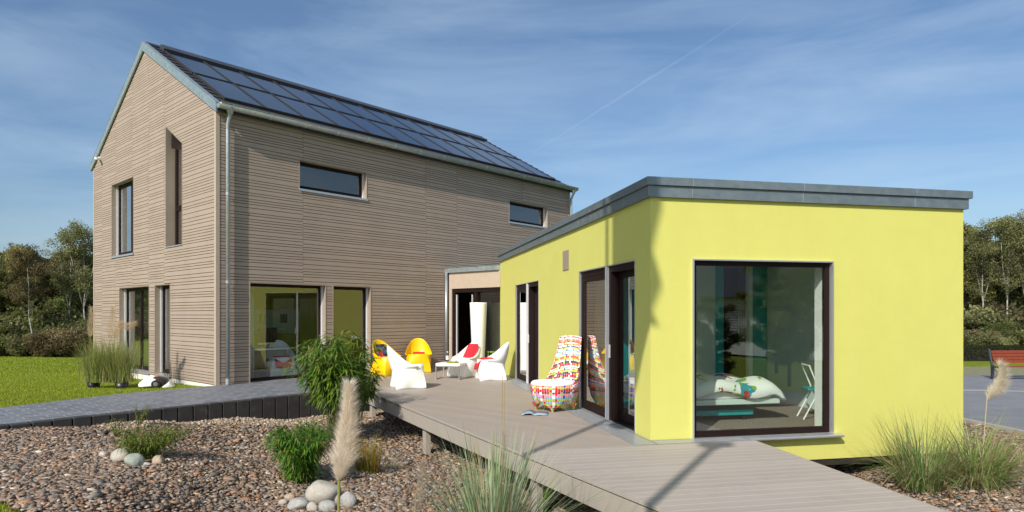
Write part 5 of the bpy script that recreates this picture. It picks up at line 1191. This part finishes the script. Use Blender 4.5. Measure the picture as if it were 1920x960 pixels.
sl = [(0, -20, 37, .95, 'dark green shrub at the far left edge of the wood'), (0, 12, 36.5, 1.0, 'dark green shrub left of the forked birch foot'), (2, 45, 36.2, .95, 'pale green shrub at the forked birch foot'), (0, 82, 36.8, .9, 'dark shrub right of the forked birch foot'), (1, 105, 35.6, 1.0, 'left grey-brown shrub at the lawn edge'), (1, 128, 35.3, 1.15, 'largest grey-brown shrub below the birch pair'), (0, 150, 36.5, 1.1, 'dark shrub below the right birch'), (1, 172, 35.6, 1.0, 'grey-brown shrub at the house edge'), (0, 200, 36, 1.0, 'dark shrub behind the gable'), (2, 25, 39, 1.9, 'tall green bush filling the wood at the far left'), (1, 60, 40, 2.0, 'tall brown bush behind the forked birch'), (2, 95, 39.5, 1.9, 'tall green bush left of the birch pair'), (0, 140, 40.5, 2.1, 'tall dark bush behind the birch pair'), (2, 170, 40, 1.9, 'tall green bush at the house edge'), (0, -15, 40, 2.0, 'tall dark bush outside the left edge')]
for i_, w_ in enumerate(words): sl.append((i_ % 3, -70-85*i_, 38.5, 1.7, w_+' tall bush beyond the left picture edge'))
for (k, u, Y, s, w) in sl: place(shp[k], px(u, Y), Y, -.70, s*1.1, random.uniform(0, 6.28), w, 'shrubs along the left wood edge')
sr = [(2, 1800, 33, .8, 'green shrub beside the lime wall'), (1, 1822, 33.5, .85, 'brown-green shrub above the hedge'), (2, 1850, 33.2, .8, 'pale shrub behind the bench back'), (0, 1880, 34, .95, 'dark shrub above the bench'), (2, 1910, 33.5, .9, 'green shrub at the right edge'), (0, 1770, 34, .9, 'dark shrub hidden by the lime building'), (2, 1815, 37.5, 2.0, 'tall green bush beside the lime wall'), (1, 1845, 38.5, 2.1, 'tall brown bush between the right birches'), (2, 1870, 38, 2.0, 'tall green bush above the bench end'), (0, 1895, 39, 2.2, 'tall dark bush at the right edge'), (2, 1922, 38, 2.0, 'tall green bush cut by the right edge')]
for (k, u, Y, s, w) in sr: place(shp[k], px(u, Y), Y, -.25, s, random.uniform(0, 6.28), w, 'shrubs above the hedge at the right')
# clipped hedge
rng = np.random.default_rng(3)
hd = empty('clipped_hedge', (17.5, 27.8, -.36), 0, 'low clipped dark hedge behind the bench', 'hedge')
n = 26000; q = np.stack([rng.uniform(0, 16, n), rng.uniform(0, .8, n), rng.uniform(0, .62, n)], 1); fc_ = rng.integers(0, 3, n); q[fc_ == 0, 1] = rng.uniform(-.03, .06, (fc_ == 0).sum()); q[fc_ == 1, 2] = rng.uniform(.55, .64, (fc_ == 1).sum())
leaves_mesh('foliage', q, rng.normal(size=(n, 3)), rng.uniform(.03, .06, n), rng.uniform(.02, .04, n), blend((.015, .03, .008), (.05, .07, .02), rng.uniform(0, 1, n)), M['far_leaf'], hd)
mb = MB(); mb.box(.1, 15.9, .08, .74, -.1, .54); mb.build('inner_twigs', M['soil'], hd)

# ------------------------------------------------------------------ things behind the camera (they cast the shadows and stand in the glass)
ex, ey = math.cos(SUN_AZ), -math.sin(SUN_AZ)
def bannerpole(base, hgt, label):
    o = empty('flagpole', base, 0, label, 'flagpole'); mb = MB(); mb.tube([(0, 0, 0), (0, 0, hgt)], [.055, .045], 14); mb.build('pole', M['alu_white'], o, smooth=True); return o
wall_m = 1.44*DH[0]+9.87*DH[1]; back = 10.0
pb = (1.44-back*DH[0], 9.87-back*DH[1], -.1)
fp1 = bannerpole(pb, 11.6, 'tall white flagpole with a hanging banner behind the viewer')
tanE = math.tan(SUN_EL)
pole_p = 1.44*ex+9.87*ey; fl_dist = (C0[0]*DH[0]+C0[1]*DH[1])-(pb[0]*DH[0]+pb[1]*DH[1])
edge = [(4.6, -2.30), (3.6, -2.22), (3.05, -2.21), (2.75, -2.27), (2.5, -2.31), (2.3, -2.25), (2.08, -2.21), (1.85, -2.26), (1.62, -2.31), (1.45, -2.24), (1.38, -2.36), (1.1, -2.50), (.85, -2.62), (.5, -2.85)]
pc = C0[0]*ex+C0[1]*ey
rows = []
for (zw, pe) in edge:
    # p measured in the original fit frame; shift onto the current azimuth by using the offset from the corner (-2.331)
    off = (pe+2.331); pr = (pc+off)-pole_p; zz = zw+fl_dist*tanE+.1
    rows.append([(ex*(.14+(pr-.14)*f)+DH[0]*.10*math.sin(f*5+zw*2.4), ey*(.14+(pr-.14)*f)+DH[1]*.10*math.sin(f*5+zw*2.4), zz) for f in np.linspace(0, 1, 12)])
M['banner'] = simple('banner_cloth', (.7, .7, .7), .8, var=.03)
mb = MB(); mb.grid(rows); mb.build('banner', M['banner'], fp1, smooth=True, solid=.004)
lb = (2.47-9.3*DH[0], 7.95-9.3*DH[1], -.3)
lp2 = empty('street_lamp', lb, 0, 'slim street lamp post behind the viewer', 'street lamp'); mb = MB(); mb.tube([(0, 0, 0), (0, 0, 7.0)], [.055, .05], 12); mb.build('post', M['iron'], lp2, smooth=True); mb = MB(); mb.tube([(-.18, 0, 7.12), (.18, 0, 7.12)], [.10, .10], 12); mb.tube([(0, 0, 6.85), (0, 0, 7.1)], [.05, .12], 12); mb.build('lamp_head', M['iron'], lp2)
nh = empty('neighbour_house', (27, -19, -.38), R(84), 'white neighbouring house with a dark roof behind the viewer', 'house')
mb = MB(); mb.box(0, 17, 0, 8, 0, 2.9); mb.build('wall', M['white_wall'], nh)
mb = MB(); mb.prism([(-.6, 2.85), (8.6, 2.85), (4, 6.6)], -17.5, .5, mapY); mb.build('roof', M['tile'], nh)
for x in (1.2, 4.2, 7.6, 11.0, 14.4):
    mb = MB(); mb.box(x, x+1.5, 8.005, 8.04, .7, 2.2); w_ = mb.build('window', M['frame'], nh); mb = MB()
    for z in np.arange(.75, 2.15, .08): mb.box(x+.06, x+1.44, 8.045, 8.06, z, z+.045)
    mb.build('blind', M['alu_white'], w_)
for (x, y, k, s) in ((11.5, 1.4, 0, .52), (9.2, 1.0, 1, .40), (14.5, -2.0, 0, .6)):
    place(P_[5 if k == 0 else 2], x, y, -.38, s, 1.3*x, 'young garden tree behind the viewer, number seen only in the glass' if False else ({11.5: 'yellow-green garden tree mirrored in the big window', 9.2: 'olive garden tree mirrored in the big window', 14.5: 'larger yellow-green garden tree behind the other two'}[x]), 'garden trees behind the viewer')
print('objects', len(bpy.data.objects))
